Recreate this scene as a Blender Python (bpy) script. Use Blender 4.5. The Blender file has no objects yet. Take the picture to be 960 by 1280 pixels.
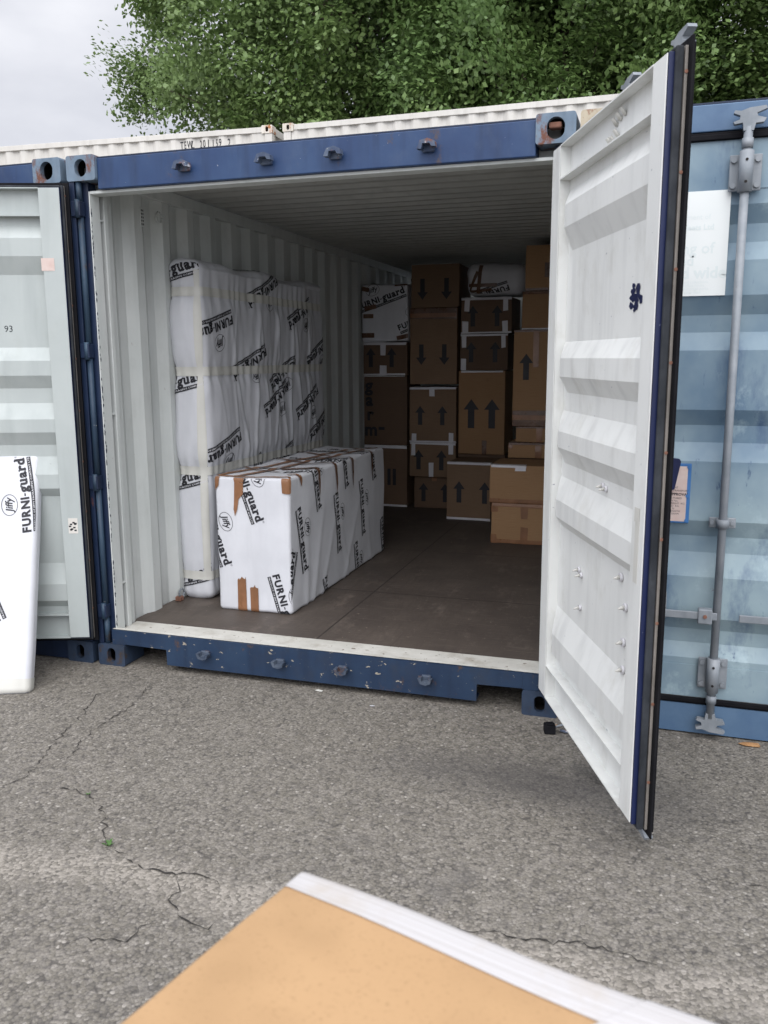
import bpy, bmesh, math, random
from mathutils import Vector, Matrix, noise
random.seed(7)
R = math.radians
scene = bpy.context.scene
COL = scene.collection

# ------------------------------------------------------------------ camera
cam_d = bpy.data.cameras.new('camera'); cam = bpy.data.objects.new('camera', cam_d); COL.objects.link(cam)
yaw, pit, rol = -0.3095728, -0.1781456, -0.0053416
fw = Vector((math.sin(yaw)*math.cos(pit), math.cos(yaw)*math.cos(pit), math.sin(pit)))
rt = Vector((math.cos(yaw), -math.sin(yaw), 0)); up = rt.cross(fw)
rt2 = rt*math.cos(rol)+up*math.sin(rol); up2 = -rt*math.sin(rol)+up*math.cos(rol)
m = Matrix((rt2, up2, -fw)).transposed().to_4x4(); m.translation = Vector((2.8105, -3.7346, 1.6186))
cam.matrix_world = m
cam_d.sensor_fit = 'VERTICAL'; cam_d.sensor_height = 36; cam_d.lens = 30.116
cam_d.clip_start = 0.05; cam_d.clip_end = 900
cam_d.dof.use_dof = True; cam_d.dof.focus_distance = 5.2; cam_d.dof.aperture_fstop = 8.0
scene.camera = cam

# ------------------------------------------------------------------ sky + sun
w = bpy.data.worlds.new('World'); scene.world = w; w.use_nodes = True
nt = w.node_tree; nt.nodes.clear()
out = nt.nodes.new('ShaderNodeOutputWorld'); bg = nt.nodes.new('ShaderNodeBackground')
sky = nt.nodes.new('ShaderNodeTexSky'); sky.sky_type = 'NISHITA'; sky.sun_disc = False
SUN_EL, SUN_AZ = 52, 168          # azimuth clockwise from +Y
sky.sun_elevation = R(SUN_EL); sky.sun_rotation = R(SUN_AZ); sky.air_density = 1.0; sky.dust_density = 2.0
tc = nt.nodes.new('ShaderNodeTexCoord'); mp = nt.nodes.new('ShaderNodeMapping'); mp.inputs['Scale'].default_value = (1, 1, 2.2)
cn = nt.nodes.new('ShaderNodeTexNoise'); cn.inputs['Scale'].default_value = 3.2; cn.inputs['Detail'].default_value = 6; cn.inputs['Roughness'].default_value = .5
cr = nt.nodes.new('ShaderNodeValToRGB'); cr.color_ramp.elements[0].position = .32; cr.color_ramp.elements[1].position = .68
cr.color_ramp.elements[0].color = (5.2, 5.4, 6.1, 1); cr.color_ramp.elements[1].color = (8.3, 8.4, 8.9, 1)
mx = nt.nodes.new('ShaderNodeMix'); mx.data_type = 'RGBA'; mx.inputs[0].default_value = .97
nt.links.new(tc.outputs['Generated'], mp.inputs[0]); nt.links.new(mp.outputs[0], cn.inputs['Vector']); nt.links.new(cn.outputs[0], cr.inputs[0])
nt.links.new(sky.outputs[0], mx.inputs[6]); nt.links.new(cr.outputs[0], mx.inputs[7]); # thick cloud lets more light through around the hidden sun
_a = R(SUN_AZ); _e = R(SUN_EL)
dt = nt.nodes.new('ShaderNodeVectorMath'); dt.operation = 'DOT_PRODUCT'; dt.inputs[1].default_value = (math.sin(_a)*math.cos(_e), math.cos(_a)*math.cos(_e), math.sin(_e))
nt.links.new(tc.outputs['Generated'], dt.inputs[0])
mr = nt.nodes.new('ShaderNodeMapRange'); mr.inputs[1].default_value = -.15; mr.inputs[2].default_value = 1.0; mr.inputs[3].default_value = 1.0; mr.inputs[4].default_value = 2.7
nt.links.new(dt.outputs['Value'], mr.inputs[0])
sc_ = nt.nodes.new('ShaderNodeVectorMath'); sc_.operation = 'SCALE'; nt.links.new(mx.outputs[2], sc_.inputs[0]); nt.links.new(mr.outputs[0], sc_.inputs['Scale'])
nt.links.new(sc_.outputs[0], bg.inputs[0])
bg.inputs[1].default_value = .069
nt.links.new(bg.outputs[0], out.inputs[0])
sun_d = bpy.data.lights.new('sun', 'SUN'); sun_d.energy = 1.2; sun_d.angle = R(60); sun_d.color = (1, .97, .92)
sun = bpy.data.objects.new('sun', sun_d); COL.objects.link(sun); sun.location = (0, -5, 12)
az = R(SUN_AZ); sv = Vector((math.sin(az)*math.cos(R(SUN_EL)), math.cos(az)*math.cos(R(SUN_EL)), math.sin(R(SUN_EL))))
sun.rotation_euler = sv.to_track_quat('Z', 'Y').to_euler()
scene.view_settings.view_transform = 'Standard'; scene.view_settings.look = 'None'
scene.view_settings.exposure = 0.72; scene.view_settings.gamma = 1; scene.view_settings.use_curve_mapping = False

# ------------------------------------------------------------------ materials
def newmat(name):
    m = bpy.data.materials.new(name); m.use_nodes = True; t = m.node_tree
    return m, t, t.nodes['Principled BSDF']
def N(t, kind, **kw):
    n = t.nodes.new(kind)
    for k, v in kw.items():
        if k in n.inputs: n.inputs[k].default_value = v
        else: setattr(n, k, v)
    return n
def mixc(t, fac, a, b):
    n = t.nodes.new('ShaderNodeMix'); n.data_type = 'RGBA'
    for i, v in ((0, fac), (6, a), (7, b)):
        if hasattr(v, 'links') or isinstance(v, bpy.types.NodeSocket): t.links.new(v, n.inputs[i])
        elif i == 0: n.inputs[0].default_value = v
        else: n.inputs[i].default_value = (*v, 1)
    return n.outputs[2]
def ramp(t, sock, lo, hi):
    n = t.nodes.new('ShaderNodeMapRange'); n.inputs[1].default_value = lo; n.inputs[2].default_value = hi
    t.links.new(sock, n.inputs[0]); return n.outputs[0]
def tex(t, scale, detail=4, rough=.55, stretch=(1, 1, 1), offs=0, coord='Object'):
    c = N(t, 'ShaderNodeTexCoord'); mp = N(t, 'ShaderNodeMapping'); mp.inputs['Scale'].default_value = stretch
    mp.inputs['Location'].default_value = (offs, offs*1.7, offs*.3)
    n = N(t, 'ShaderNodeTexNoise', Scale=scale, Detail=detail, Roughness=rough)
    t.links.new(c.outputs[coord], mp.inputs[0]); t.links.new(mp.outputs[0], n.inputs['Vector']); return n.outputs[0]
def bump(t, p, h, strength, dist=.01):
    b = N(t, 'ShaderNodeBump', Strength=strength, Distance=dist); t.links.new(h, b.inputs['Height']); t.links.new(b.outputs[0], p.inputs['Normal'])
def paint(name, a, b, rough=.5, rust=0, rustc=(.16, .055, .025), chip=0, chipc=(.5, .5, .47), scale=2.5, streak=.25, bmp=.15, dirt=0, spec=.4, met=0, dirtc=(.12,.10,.08)):
    m, t, p = newmat(name)
    c = mixc(t, ramp(t, tex(t, scale, 6, .6, (1, 1, 1)), .35, .65), a, b)
    if streak: c = mixc(t, ramp(t, tex(t, 14, 3, .5, (1, 1, .12), 3), .5, .8), c, tuple(x*(1-streak) for x in a))
    if dirt:
        s = ramp(t, tex(t, 7, 8, .7, (1, 1, .6), 9), .52, .75); mm = N(t, 'ShaderNodeMath', operation='MULTIPLY'); mm.inputs[1].default_value = dirt
        t.links.new(s, mm.inputs[0]); c = mixc(t, mm.outputs[0], c, dirtc)
    if chip: c = mixc(t, ramp(t, tex(t, 26, 6, .65, (1, 1, 1.6), 21), .72-chip*.12, .735-chip*.12), c, chipc)
    if rust:
        c = mixc(t, ramp(t, tex(t, 9, 8, .7, (1, 1, .7), 5), .70-rust*.2, .78-rust*.2), c, rustc)
    t.links.new(c, p.inputs['Base Color'])
    rr = t.nodes.new('ShaderNodeMapRange'); rr.inputs[3].default_value = rough-.12; rr.inputs[4].default_value = rough+.2
    t.links.new(tex(t, 18, 5, .6, offs=4), rr.inputs[0]); t.links.new(rr.outputs[0], p.inputs['Roughness'])
    p.inputs['Specular IOR Level'].default_value = spec; p.inputs['Metallic'].default_value = met
    bump(t, p, tex(t, 30, 6, .6, offs=2), bmp, .004)
    return m
M = {}
M['blue'] = paint('blue paint', (.013, .038, .112), (.024, .058, .140), .45, rust=.42, rustc=(.07, .05, .05), chip=.12, chipc=(.30, .33, .38), scale=3, streak=.35, dirt=.3, dirtc=(.08, .11, .17))
M['blue_dark'] = paint('dark blue frame paint', (.006, .014, .040), (.010, .022, .056), .45, rust=.25, scale=6, streak=.4, dirt=.3, dirtc=(.03, .035, .05))
M['blue_sill'] = paint('scuffed blue sill paint', (.010, .026, .062), (.016, .037, .078), .5, rust=.38, rustc=(.075, .045, .032), chip=.60, chipc=(.30, .27, .22), scale=4, streak=.2, dirt=.5, dirtc=(.03, .03, .035))
M['blue_hinge'] = paint('worn light blue post paint', (.020, .040, .072), (.032, .062, .10), .5, rust=.6, chip=.3, scale=5, streak=.5, rustc=(.05, .04, .035))
M['blue_edge'] = paint('deep blue door edge paint', (.006, .012, .055), (.009, .017, .068), .4, chip=.15, chipc=(.3, .32, .38), scale=6)
M['casting'] = paint('rusty pale blue casting paint', (.12, .175, .24), (.18, .235, .30), .6, rust=.85, rustc=(.13, .05, .03), chip=.2, scale=9, dirt=.5, bmp=.4)
M['casting_low'] = paint('grimy blue casting paint', (.018, .032, .06), (.03, .05, .09), .6, rust=.6, rustc=(.05, .035, .028), scale=9, dirt=.7, dirtc=(.03, .03, .032), bmp=.4)
M['casting_tan'] = paint('rusty cream casting paint', (.42, .37, .28), (.5, .44, .33), .6, rust=.9, rustc=(.2, .06, .025), scale=9, bmp=.4)
M['casting_white'] = paint('rust stained white casting paint', (.55, .5, .42), (.66, .62, .56), .6, rust=.8, rustc=(.36, .13, .04), scale=7, bmp=.4)
M['void'] = paint('dark casting cavity', (.012, .012, .014), (.02, .017, .015), .8)
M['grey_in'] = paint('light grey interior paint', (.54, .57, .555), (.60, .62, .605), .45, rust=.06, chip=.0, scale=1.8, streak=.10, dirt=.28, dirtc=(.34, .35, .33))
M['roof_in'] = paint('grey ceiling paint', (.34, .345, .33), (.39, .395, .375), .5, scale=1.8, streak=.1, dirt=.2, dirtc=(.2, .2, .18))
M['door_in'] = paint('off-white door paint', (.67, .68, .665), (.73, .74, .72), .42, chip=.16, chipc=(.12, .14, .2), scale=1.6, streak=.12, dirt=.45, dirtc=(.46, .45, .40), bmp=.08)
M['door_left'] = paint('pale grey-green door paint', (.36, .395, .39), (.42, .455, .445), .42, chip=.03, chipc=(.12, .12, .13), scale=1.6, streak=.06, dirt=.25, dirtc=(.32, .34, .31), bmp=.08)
M['sill_white'] = paint('worn white sill paint', (.48, .47, .43), (.58, .57, .53), .6, chip=.75, chipc=(.2, .17, .14), scale=8, streak=0, dirt=.7, dirtc=(.27, .23, .18), bmp=.3)
M['rubber'] = paint('black rubber', (.006, .006, .008), (.012, .012, .014), .75, spec=.12, scale=6, streak=0, bmp=.2)
M['rubber_grey'] = paint('weathered grey rubber', (.020, .023, .028), (.045, .050, .058), .7, spec=.2, scale=8, streak=.4, dirt=.6, dirtc=(.008, .008, .009), bmp=.3)
M['strip'] = paint('pale gasket retaining strip', (.17, .155, .14), (.25, .23, .21), .5, rust=.35, rustc=(.14, .09, .04), scale=8, streak=.3)
M['galv'] = paint('galvanised steel', (.20, .225, .25), (.29, .31, .335), .5, rust=.1, scale=9, streak=.15, met=.1, dirt=.4, dirtc=(.17, .19, .22), bmp=.25)
M['galv_rust'] = paint('rusty steel lug', (.035, .055, .11), (.11, .14, .19), .6, rust=.5, chip=.8, chipc=(.5, .5, .52), rustc=(.16, .07, .05), scale=16, dirt=.7, dirtc=(.04, .07, .16), bmp=.5)
M['galv_low'] = paint('grimy steel lug', (.03, .045, .075), (.08, .10, .135), .6, rust=.7, rustc=(.09, .05, .04), scale=16, dirt=.5, dirtc=(.02, .03, .06), bmp=.5)
M['white_cont'] = paint('chalky white container paint', (.56, .54, .50), (.62, .60, .56), .6, rust=.04, scale=1.5, streak=.08, dirt=.3, dirtc=(.55, .5, .42), rustc=(.35, .2, .1))
M['red_rust'] = paint('rust lump', (.19, .09, .06), (.28, .14, .10), .8, scale=20, bmp=.6)
M['ink'] = paint('black print ink', (.012, .012, .016), (.02, .02, .026), .55, streak=0, bmp=0)
M['ink_faint'] = paint('faded print ink', (.70, .755, .75), (.69, .75, .745), .6, streak=0, bmp=0)
M['ink_white'] = paint('white print', (.55, .56, .6), (.6, .6, .62), .5, streak=0, bmp=0)
M['poly'] = paint('white woven polythene wrap', (.56, .57, .605), (.62, .63, .665), .42, streak=.03, scale=5, dirt=.12, dirtc=(.6, .6, .6), bmp=.12)
M['cream_tape'] = paint('cream masking tape', (.545, .54, .50), (.60, .595, .555), .4, streak=.05, scale=7, bmp=.2)
M['white_tape'] = paint('white packing tape', (.56, .555, .58), (.63, .625, .65), .35, streak=.03, scale=9, bmp=.2)
M['brown_tape'] = paint('shiny brown packing tape', (.20, .095, .045), (.27, .13, .065), .28, streak=.1, scale=9, bmp=.4)
M['brown_tape_dark'] = paint('dark brown packing tape', (.10, .055, .035), (.15, .08, .05), .25, streak=.1, scale=9, bmp=.5)
M['paper'] = paint('white sign sheet', (.74, .78, .77), (.78, .81, .80), .5, streak=0, bmp=.03)
M['paper_pink'] = paint('pinkish label paper', (.55, .42, .38), (.60, .50, .46), .6, streak=0, scale=20)
M['navy'] = paint('navy plastic', (.004, .008, .05), (.006, .012, .06), .5)
M['label_blue'] = paint('bright blue plate rim', (.03, .12, .32), (.05, .17, .40), .5, chip=.3)
M['leaf_dry'] = paint('dry brown leaf', (.30, .15, .06), (.42, .24, .11), .7, scale=60)
M['weed'] = paint('fresh green weed', (.05, .12, .025), (.08, .18, .04), .5, scale=40)
M['bark'] = paint('grey brown bark', (.07, .055, .04), (.12, .10, .075), .85, scale=9, bmp=.8)
def fade_blue():
    m, t, p = newmat('sun-faded blue door paint')
    n1 = ramp(t, tex(t, 1.7, 5, .55, (1, 1, .8), 2), .36, .60); c = mixc(t, n1, (.115, .19, .265), (.275, .365, .405))
    c = mixc(t, ramp(t, tex(t, 5, 8, .65, (1, 1, .35), 8), .55, .72), c, (.055, .105, .20))
    c = mixc(t, ramp(t, tex(t, 3, 8, .7, (1, 1, .8), 15), .56, .70), c, (.36, .47, .51))
    c = mixc(t, ramp(t, tex(t, 22, 6, .7, (1, 1, .25), 41), .63, .70), c, (.07, .12, .20))
    c = mixc(t, ramp(t, tex(t, 9, 8, .75, (1, 1, .7), 33), .69, .71), c, (.16, .05, .035))
    t.links.new(c, p.inputs['Base Color']); p.inputs['Roughness'].default_value = .5
    bump(t, p, tex(t, 25, 6, .6), .15, .004); return m
M['blue_fade'] = fade_blue()
def blue_fade2():
    m, t, p = newmat('faded blue header paint')
    c = mixc(t, ramp(t, tex(t, 2.5, 6, .6), .4, .62), (.05, .105, .20), (.09, .16, .26))
    c = mixc(t, ramp(t, tex(t, 9, 8, .7, offs=4), .68, .72), c, (.03, .05, .12))
    t.links.new(c, p.inputs['Base Color']); p.inputs['Roughness'].default_value = .5
    bump(t, p, tex(t, 25, 6, .6), .15, .004); return m
M['blue_fade_rail'] = blue_fade2()
def card(name, a, b, vary=.5):
    m, t, p = newmat(name)
    c = mixc(t, ramp(t, tex(t, 3, 5, .6), .3, .7), a, b)
    c = mixc(t, ramp(t, tex(t, 60, 2, .5, (.15, .15, 4), 3), .45, .8), c, tuple(x*.86 for x in a))
    c = mixc(t, ramp(t, tex(t, 9, 7, .7, offs=7), .62, .8), c, tuple(x*.7 for x in a))
    oi = N(t, 'ShaderNodeObjectInfo'); fr = N(t, 'ShaderNodeMath', operation='MULTIPLY'); t.links.new(oi.outputs['Random'], fr.inputs[0]); fr.inputs[1].default_value = vary
    c = mixc(t, fr.outputs[0], c, tuple(x*.55 for x in a))
    c = mixc(t, ramp(t, tex(t, 240, 3, .7, offs=19), .56, .75), c, tuple(x*.80 for x in a))
    t.links.new(c, p.inputs['Base Color']); p.inputs['Roughness'].default_value = .8; p.inputs['Specular IOR Level'].default_value = .25
    bump(t, p, tex(t, 60, 3, .5, (.2, .2, 3)), .12, .002); return m
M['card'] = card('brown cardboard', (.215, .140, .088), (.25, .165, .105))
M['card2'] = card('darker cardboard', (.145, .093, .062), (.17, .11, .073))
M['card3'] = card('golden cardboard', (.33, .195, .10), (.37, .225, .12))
def near_card():
    m = card('clean kraft cardboard', (.40, .25, .128), (.44, .28, .148), 0); return m
M['card_near'] = near_card()
def film_tape():
    m, t, p = newmat('ribbed translucent white tape')
    c = mixc(t, ramp(t, tex(t, 16, 3, .5, (.05, 26, 1)), .40, .62), (.44, .42, .41), (.52, .505, .505)); c = mixc(t, ramp(t, tex(t, 14, 5, .7, offs=5), .5, .75), c, (.44, .40, .36))
    t.links.new(c, p.inputs['Base Color']); p.inputs['Roughness'].default_value = .38; bump(t, p, tex(t, 16, 3, .5, (.05, 26, 1)), .25, .002); return m
M['film_tape'] = film_tape()
def floor_mat():
    m, t, p = newmat('worn plywood floor')
    c = mixc(t, ramp(t, tex(t, 2.2, 7, .65), .35, .65), (.058, .046, .039), (.09, .072, .060))
    c = mixc(t, ramp(t, tex(t, 12, 7, .7, (3, .4, 1), 5), .5, .75), c, (.055, .043, .037))
    c = mixc(t, ramp(t, tex(t, 30, 5, .7, offs=11), .66, .69), c, (.20, .165, .135)); c = mixc(t, ramp(t, tex(t, 5, 8, .75, (1, .5, 1), 17), .55, .7), c, (.13, .105, .088))
    br = N(t, 'ShaderNodeTexBrick'); br.offset = .0; br.inputs['Scale'].default_value = 1; br.inputs['Mortar Size'].default_value = .005
    br.inputs['Brick Width'].default_value = 1.16; br.inputs['Row Height'].default_value = 1.21; br.inputs['Color1'].default_value = br.inputs['Color2'].default_value = (0, 0, 0, 1); br.inputs['Mortar'].default_value = (1, 1, 1, 1)
    cc = N(t, 'ShaderNodeTexCoord'); t.links.new(cc.outputs['Object'], br.inputs['Vector'])
    c = mixc(t, br.outputs[0], c, (.022, .017, .014)); c = mixc(t, ramp(t, tex(t, 40, 6, .75, (.12, 2.2, 1), 23), .56, .74), c, (.15, .12, .10))
    t.links.new(c, p.inputs['Base Color']); p.inputs['Roughness'].default_value = .62
    bump(t, p, tex(t, 40, 6, .7, (2, .5, 1)), .2, .004); return m
M['floor'] = floor_mat()
def asphalt():
    m, t, p = newmat('weathered asphalt')
    co = N(t, 'ShaderNodeTexCoord')
    v = N(t, 'ShaderNodeTexVoronoi', Scale=95.0); v.feature = 'F1'; t.links.new(co.outputs['Object'], v.inputs['Vector'])
    hs = N(t, 'ShaderNodeSeparateColor'); t.links.new(v.outputs['Color'], hs.inputs[0])
    c = mixc(t, ramp(t, tex(t, 1.1, 6, .6), .3, .7), (.160, .145, .121), (.186, .170, .143))
    c = mixc(t, ramp(t, hs.outputs[0], .40, 1.15), c, (.27, .248, .22))              # pale stones
    c = mixc(t, ramp(t, hs.outputs[1], .80, 1.05), c, (.088, .080, .072))            # dark stones
    c = mixc(t, ramp(t, hs.outputs[2], .972, .995), c, (.35, .325, .29))             # bright chips
    c = mixc(t, ramp(t, v.outputs['Distance'], .5, .95), c, (.072, .066, .061))      # binder between stones
    v2 = N(t, 'ShaderNodeTexVoronoi', Scale=42.0); t.links.new(co.outputs['Object'], v2.inputs['Vector']); h2 = N(t, 'ShaderNodeSeparateColor'); t.links.new(v2.outputs['Color'], h2.inputs[0])
    m2 = N(t, 'ShaderNodeMath', operation='MULTIPLY'); t.links.new(ramp(t, h2.outputs[0], .5, 1.0), m2.inputs[0]); m2.inputs[1].default_value = .30; c = mixc(t, m2.outputs[0], c, (.30, .275, .245))
    m3 = N(t, 'ShaderNodeMath', operation='MULTIPLY'); t.links.new(ramp(t, h2.outputs[1], .72, 1.0), m3.inputs[0]); m3.inputs[1].default_value = .45; c = mixc(t, m3.outputs[0], c, (.07, .064, .058))
    c = mixc(t, ramp(t, tex(t, 150, 3, .6, offs=2), .50, .80), c, (.085, .078, .072))
    c = mixc(t, ramp(t, tex(t, 3.3, 8, .7, offs=31), .58, .78), c, (.108, .10, .093))
    # worn pale streak running across the yard
    sx = N(t, 'ShaderNodeSeparateXYZ'); t.links.new(co.outputs['Object'], sx.inputs[0])
    wv = tex(t, 2.0, 6, .6, offs=14); f1 = N(t, 'ShaderNodeMath', operation='MULTIPLY_ADD'); t.links.new(wv, f1.inputs[0]); f1.inputs[1].default_value = .34
    t.links.new(sx.outputs['Y'], f1.inputs[2])
    f2 = N(t, 'ShaderNodeMath', operation='ADD'); t.links.new(f1.outputs[0], f2.inputs[0]); f2.inputs[1].default_value = 1.475
    f3 = N(t, 'ShaderNodeMath', operation='ABSOLUTE'); t.links.new(f2.outputs[0], f3.inputs[0])
    s = ramp(t, f3.outputs[0], .13, .02); br = ramp(t, hs.outputs[0], .1, .8)
    f4 = N(t, 'ShaderNodeMath', operation='MULTIPLY'); t.links.new(s, f4.inputs[0]); t.links.new(br, f4.inputs[1])
    f5 = N(t, 'ShaderNodeMath', operation='MULTIPLY'); t.links.new(f4.outputs[0], f5.inputs[0]); f5.inputs[1].default_value = .75
    c = mixc(t, f5.outputs[0], c, (.33, .30, .262))
    # elongated darker patch with a noisy edge beside the open door
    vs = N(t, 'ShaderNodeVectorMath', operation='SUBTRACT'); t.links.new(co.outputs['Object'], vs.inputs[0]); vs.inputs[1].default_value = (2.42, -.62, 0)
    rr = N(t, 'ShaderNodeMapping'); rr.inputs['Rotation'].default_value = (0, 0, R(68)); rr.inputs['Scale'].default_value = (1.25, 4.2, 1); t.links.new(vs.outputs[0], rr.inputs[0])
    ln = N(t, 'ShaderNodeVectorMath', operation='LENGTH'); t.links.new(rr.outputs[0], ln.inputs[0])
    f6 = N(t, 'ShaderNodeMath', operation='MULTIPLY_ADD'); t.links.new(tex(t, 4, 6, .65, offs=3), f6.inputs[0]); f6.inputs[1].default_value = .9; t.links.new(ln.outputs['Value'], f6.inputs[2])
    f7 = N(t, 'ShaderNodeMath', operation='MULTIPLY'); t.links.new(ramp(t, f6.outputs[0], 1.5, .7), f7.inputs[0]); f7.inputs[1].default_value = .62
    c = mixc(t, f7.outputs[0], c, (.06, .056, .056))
    t.links.new(c, p.inputs['Base Color']); p.inputs['Roughness'].default_value = .82; p.inputs['Specular IOR Level'].default_value = .3
    inv = N(t, 'ShaderNodeMath', operation='MULTIPLY_ADD'); t.links.new(v.outputs['Distance'], inv.inputs[0]); inv.inputs[1].default_value = -1; inv.inputs[2].default_value = 1
    ad = N(t, 'ShaderNodeMath', operation='ADD'); t.links.new(inv.outputs[0], ad.inputs[0]); t.links.new(tex(t, 45, 5, .7), ad.inputs[1])
    bump(t, p, ad.outputs[0], .6, .005); return m
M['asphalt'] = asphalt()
M['crack'] = paint('crack fill', (.022, .020, .018), (.040, .036, .032), .9, streak=0)
def leaf_mat(name, a, b, c3):
    m, t, p = newmat(name)
    g = N(t, 'ShaderNodeNewGeometry')
    c = mixc(t, g.outputs['Random Per Island'], a, b)
    c = mixc(t, ramp(t, tex(t, .55, 3, .5), .45, .68), c, c3)
    t.links.new(c, p.inputs['Base Color']); p.inputs['Roughness'].default_value = .42; p.inputs['Specular IOR Level'].default_value = .45
    tr = N(t, 'ShaderNodeBsdfTranslucent'); t.links.new(c, tr.inputs[0]); ms = N(t, 'ShaderNodeMixShader'); ms.inputs[0].default_value = .3
    t.links.new(p.outputs[0], ms.inputs[1]); t.links.new(tr.outputs[0], ms.inputs[2]); t.links.new(ms.outputs[0], t.nodes['Material Output'].inputs[0])
    return m
M['leaf'] = leaf_mat('mid green leaves', (.065, .12, .028), (.24, .34, .12), (.19, .28, .10))
M['leaf2'] = leaf_mat('deep green leaves', (.06, .115, .028), (.21, .31, .105), (.15, .24, .085))

# ------------------------------------------------------------------ mesh helpers
class MB:
    def __init__(s): s.bm = bmesh.new(); s.mats = []
    def mi(s, m):
        if m not in s.mats: s.mats.append(m)
        return s.mats.index(m)
    def _fin(s, fs, m, smooth=False):
        i = s.mi(m)
        for f in fs: f.material_index = i; f.smooth = smooth
    def box(s, x0, x1, y0, y1, z0, z1, m, bev=.0):
        b = bmesh.new(); bmesh.ops.create_cube(b, size=1)
        for v in b.verts: v.co = Vector(((x0+x1)/2+v.co.x*(x1-x0), (y0+y1)/2+v.co.y*(y1-y0), (z0+z1)/2+v.co.z*(z1-z0)))
        if bev: bmesh.ops.bevel(b, geom=b.edges[:], offset=bev, segments=2, affect='EDGES', profile=.5)
        s.merge(b, m); return s
    def merge(s, b, m, mat4=None, smooth=False):
        if mat4 is not None: bmesh.ops.transform(b, matrix=mat4, verts=b.verts[:])
        vm = [s.bm.verts.new(v.co) for v in b.verts]; b.verts.index_update(); i = s.mi(m)
        for f in b.faces:
            try: nf = s.bm.faces.new([vm[v.index] for v in f.verts]); nf.material_index = i; nf.smooth = smooth or f.smooth
            except ValueError: pass
        b.free()
    def cyl(s, a, b_, r, m, n=14, r2=None, smooth=True):
        a = Vector(a); b_ = Vector(b_); d = b_-a; b = bmesh.new()
        bmesh.ops.create_cone(b, cap_ends=True, segments=n, radius1=r, radius2=r if r2 is None else r2, depth=d.length)
        for f in b.faces: f.smooth = smooth and len(f.verts) == 4
        s.merge(b, m, Matrix.Translation((a+b_)/2) @ d.to_track_quat('Z', 'Y').to_matrix().to_4x4())
        return s
    def prism(s, pts, axis, a, b_, m):
        """pts: 2D polygon in the two other axes (order x,y,z), extruded along axis from a to b_"""
        def P(p, t):
            q = list(p); q.insert('xyz'.index(axis), t); return q
        lo = [s.bm.verts.new(P(p, a)) for p in pts]; hi = [s.bm.verts.new(P(p, b_)) for p in pts]; n = len(pts); fs = []
        for i in range(n): fs.append(s.bm.faces.new((lo[i], lo[(i+1) % n], hi[(i+1) % n], hi[i])))
        fs.append(s.bm.faces.new(lo[::-1])); fs.append(s.bm.faces.new(hi)); s._fin(fs, m)
        for f in fs[-2:]: f.normal_update()
        bmesh.ops.triangulate(s.bm, faces=fs[-2:], ngon_method='EAR_CLIP'); return s
    def sheet(s, rows, m, smooth=False):
        """rows: list of lists of points"""
        vs = [[s.bm.verts.new(p) for p in r] for r in rows]; fs = []
        for i in range(len(vs)-1):
            for j in range(len(vs[0])-1): fs.append(s.bm.faces.new((vs[i][j], vs[i][j+1], vs[i+1][j+1], vs[i+1][j])))
        s._fin(fs, m, smooth); return s
    def tris(s, verts, faces, m):
        vs = [s.bm.verts.new(v) for v in verts]; i = s.mi(m)
        for f in faces:
            try: nf = s.bm.faces.new([vs[k] for k in f]); nf.material_index = i
            except ValueError: pass
        return s
    def build(s, name, parent=None, loc=(0, 0, 0), recalc=True):
        if recalc: bmesh.ops.recalc_face_normals(s.bm, faces=s.bm.faces[:])
        me = bpy.data.meshes.new(name); s.bm.to_mesh(me); s.bm.free()
        for m in s.mats: me.materials.append(m)
        o = bpy.data.objects.new(name, me); COL.objects.link(o); o.parent = parent; o.location = loc
        return o
def tag(o, label=None, cat=None, group=None, kind=None):
    if label: o['label'] = label
    if cat: o['category'] = cat
    if group: o['group'] = group
    if kind: o['kind'] = kind
    return o
def empty(name, loc, rz=0, parent=None):
    o = bpy.data.objects.new(name, None); COL.objects.link(o); o.location = loc; o.rotation_euler = (0, 0, rz); o.parent = parent
    o.empty_display_size = .1; return o

# ---- writing as flat meshes
_tc = {}
def text2d(body, size, bold=0.0, shear=0, res=3):
    k = (body, size, bold, shear, res)
    if k in _tc: return _tc[k]
    cu = bpy.data.curves.new('t', 'FONT'); cu.body = body; cu.size = size; cu.offset = bold; cu.shear = shear; cu.resolution_u = res
    o = bpy.data.objects.new('t', cu); COL.objects.link(o)
    dg = bpy.context.evaluated_depsgraph_get(); me = bpy.data.meshes.new_from_object(o.evaluated_get(dg))
    V = [(v.co.x, v.co.y) for v in me.vertices]; F = [tuple(p.vertices) for p in me.polygons]
    # keep faces CCW
    G = []
    for f in F:
        a = sum(V[f[i]][0]*V[f[(i+1) % len(f)]][1]-V[f[(i+1) % len(f)]][0]*V[f[i]][1] for i in range(len(f)))
        G.append(f if a > 0 else f[::-1])
    bpy.data.objects.remove(o); bpy.data.curves.remove(cu); bpy.data.meshes.remove(me)
    _tc[k] = (V, G); return V, G
def ext(V): return min(v[0] for v in V), max(v[0] for v in V), min(v[1] for v in V), max(v[1] for v in V)
def shape_add(A, B, dx=0, dy=0, sx=1, sy=1):
    n = len(A[0]); A[0].extend((x*sx+dx, y*sy+dy) for x, y in B[0]); A[1].extend(tuple(i+n for i in f) for f in B[1])
def rect(A, x0, x1, y0, y1, nx=1):
    n = len(A[0])
    for i in range(nx+1):
        x = x0+(x1-x0)*i/nx; A[0].extend(((x, y0), (x, y1)))
    for i in range(nx): A[1].append((n+2*i, n+2*i+2, n+2*i+3, n+2*i+1))
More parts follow.
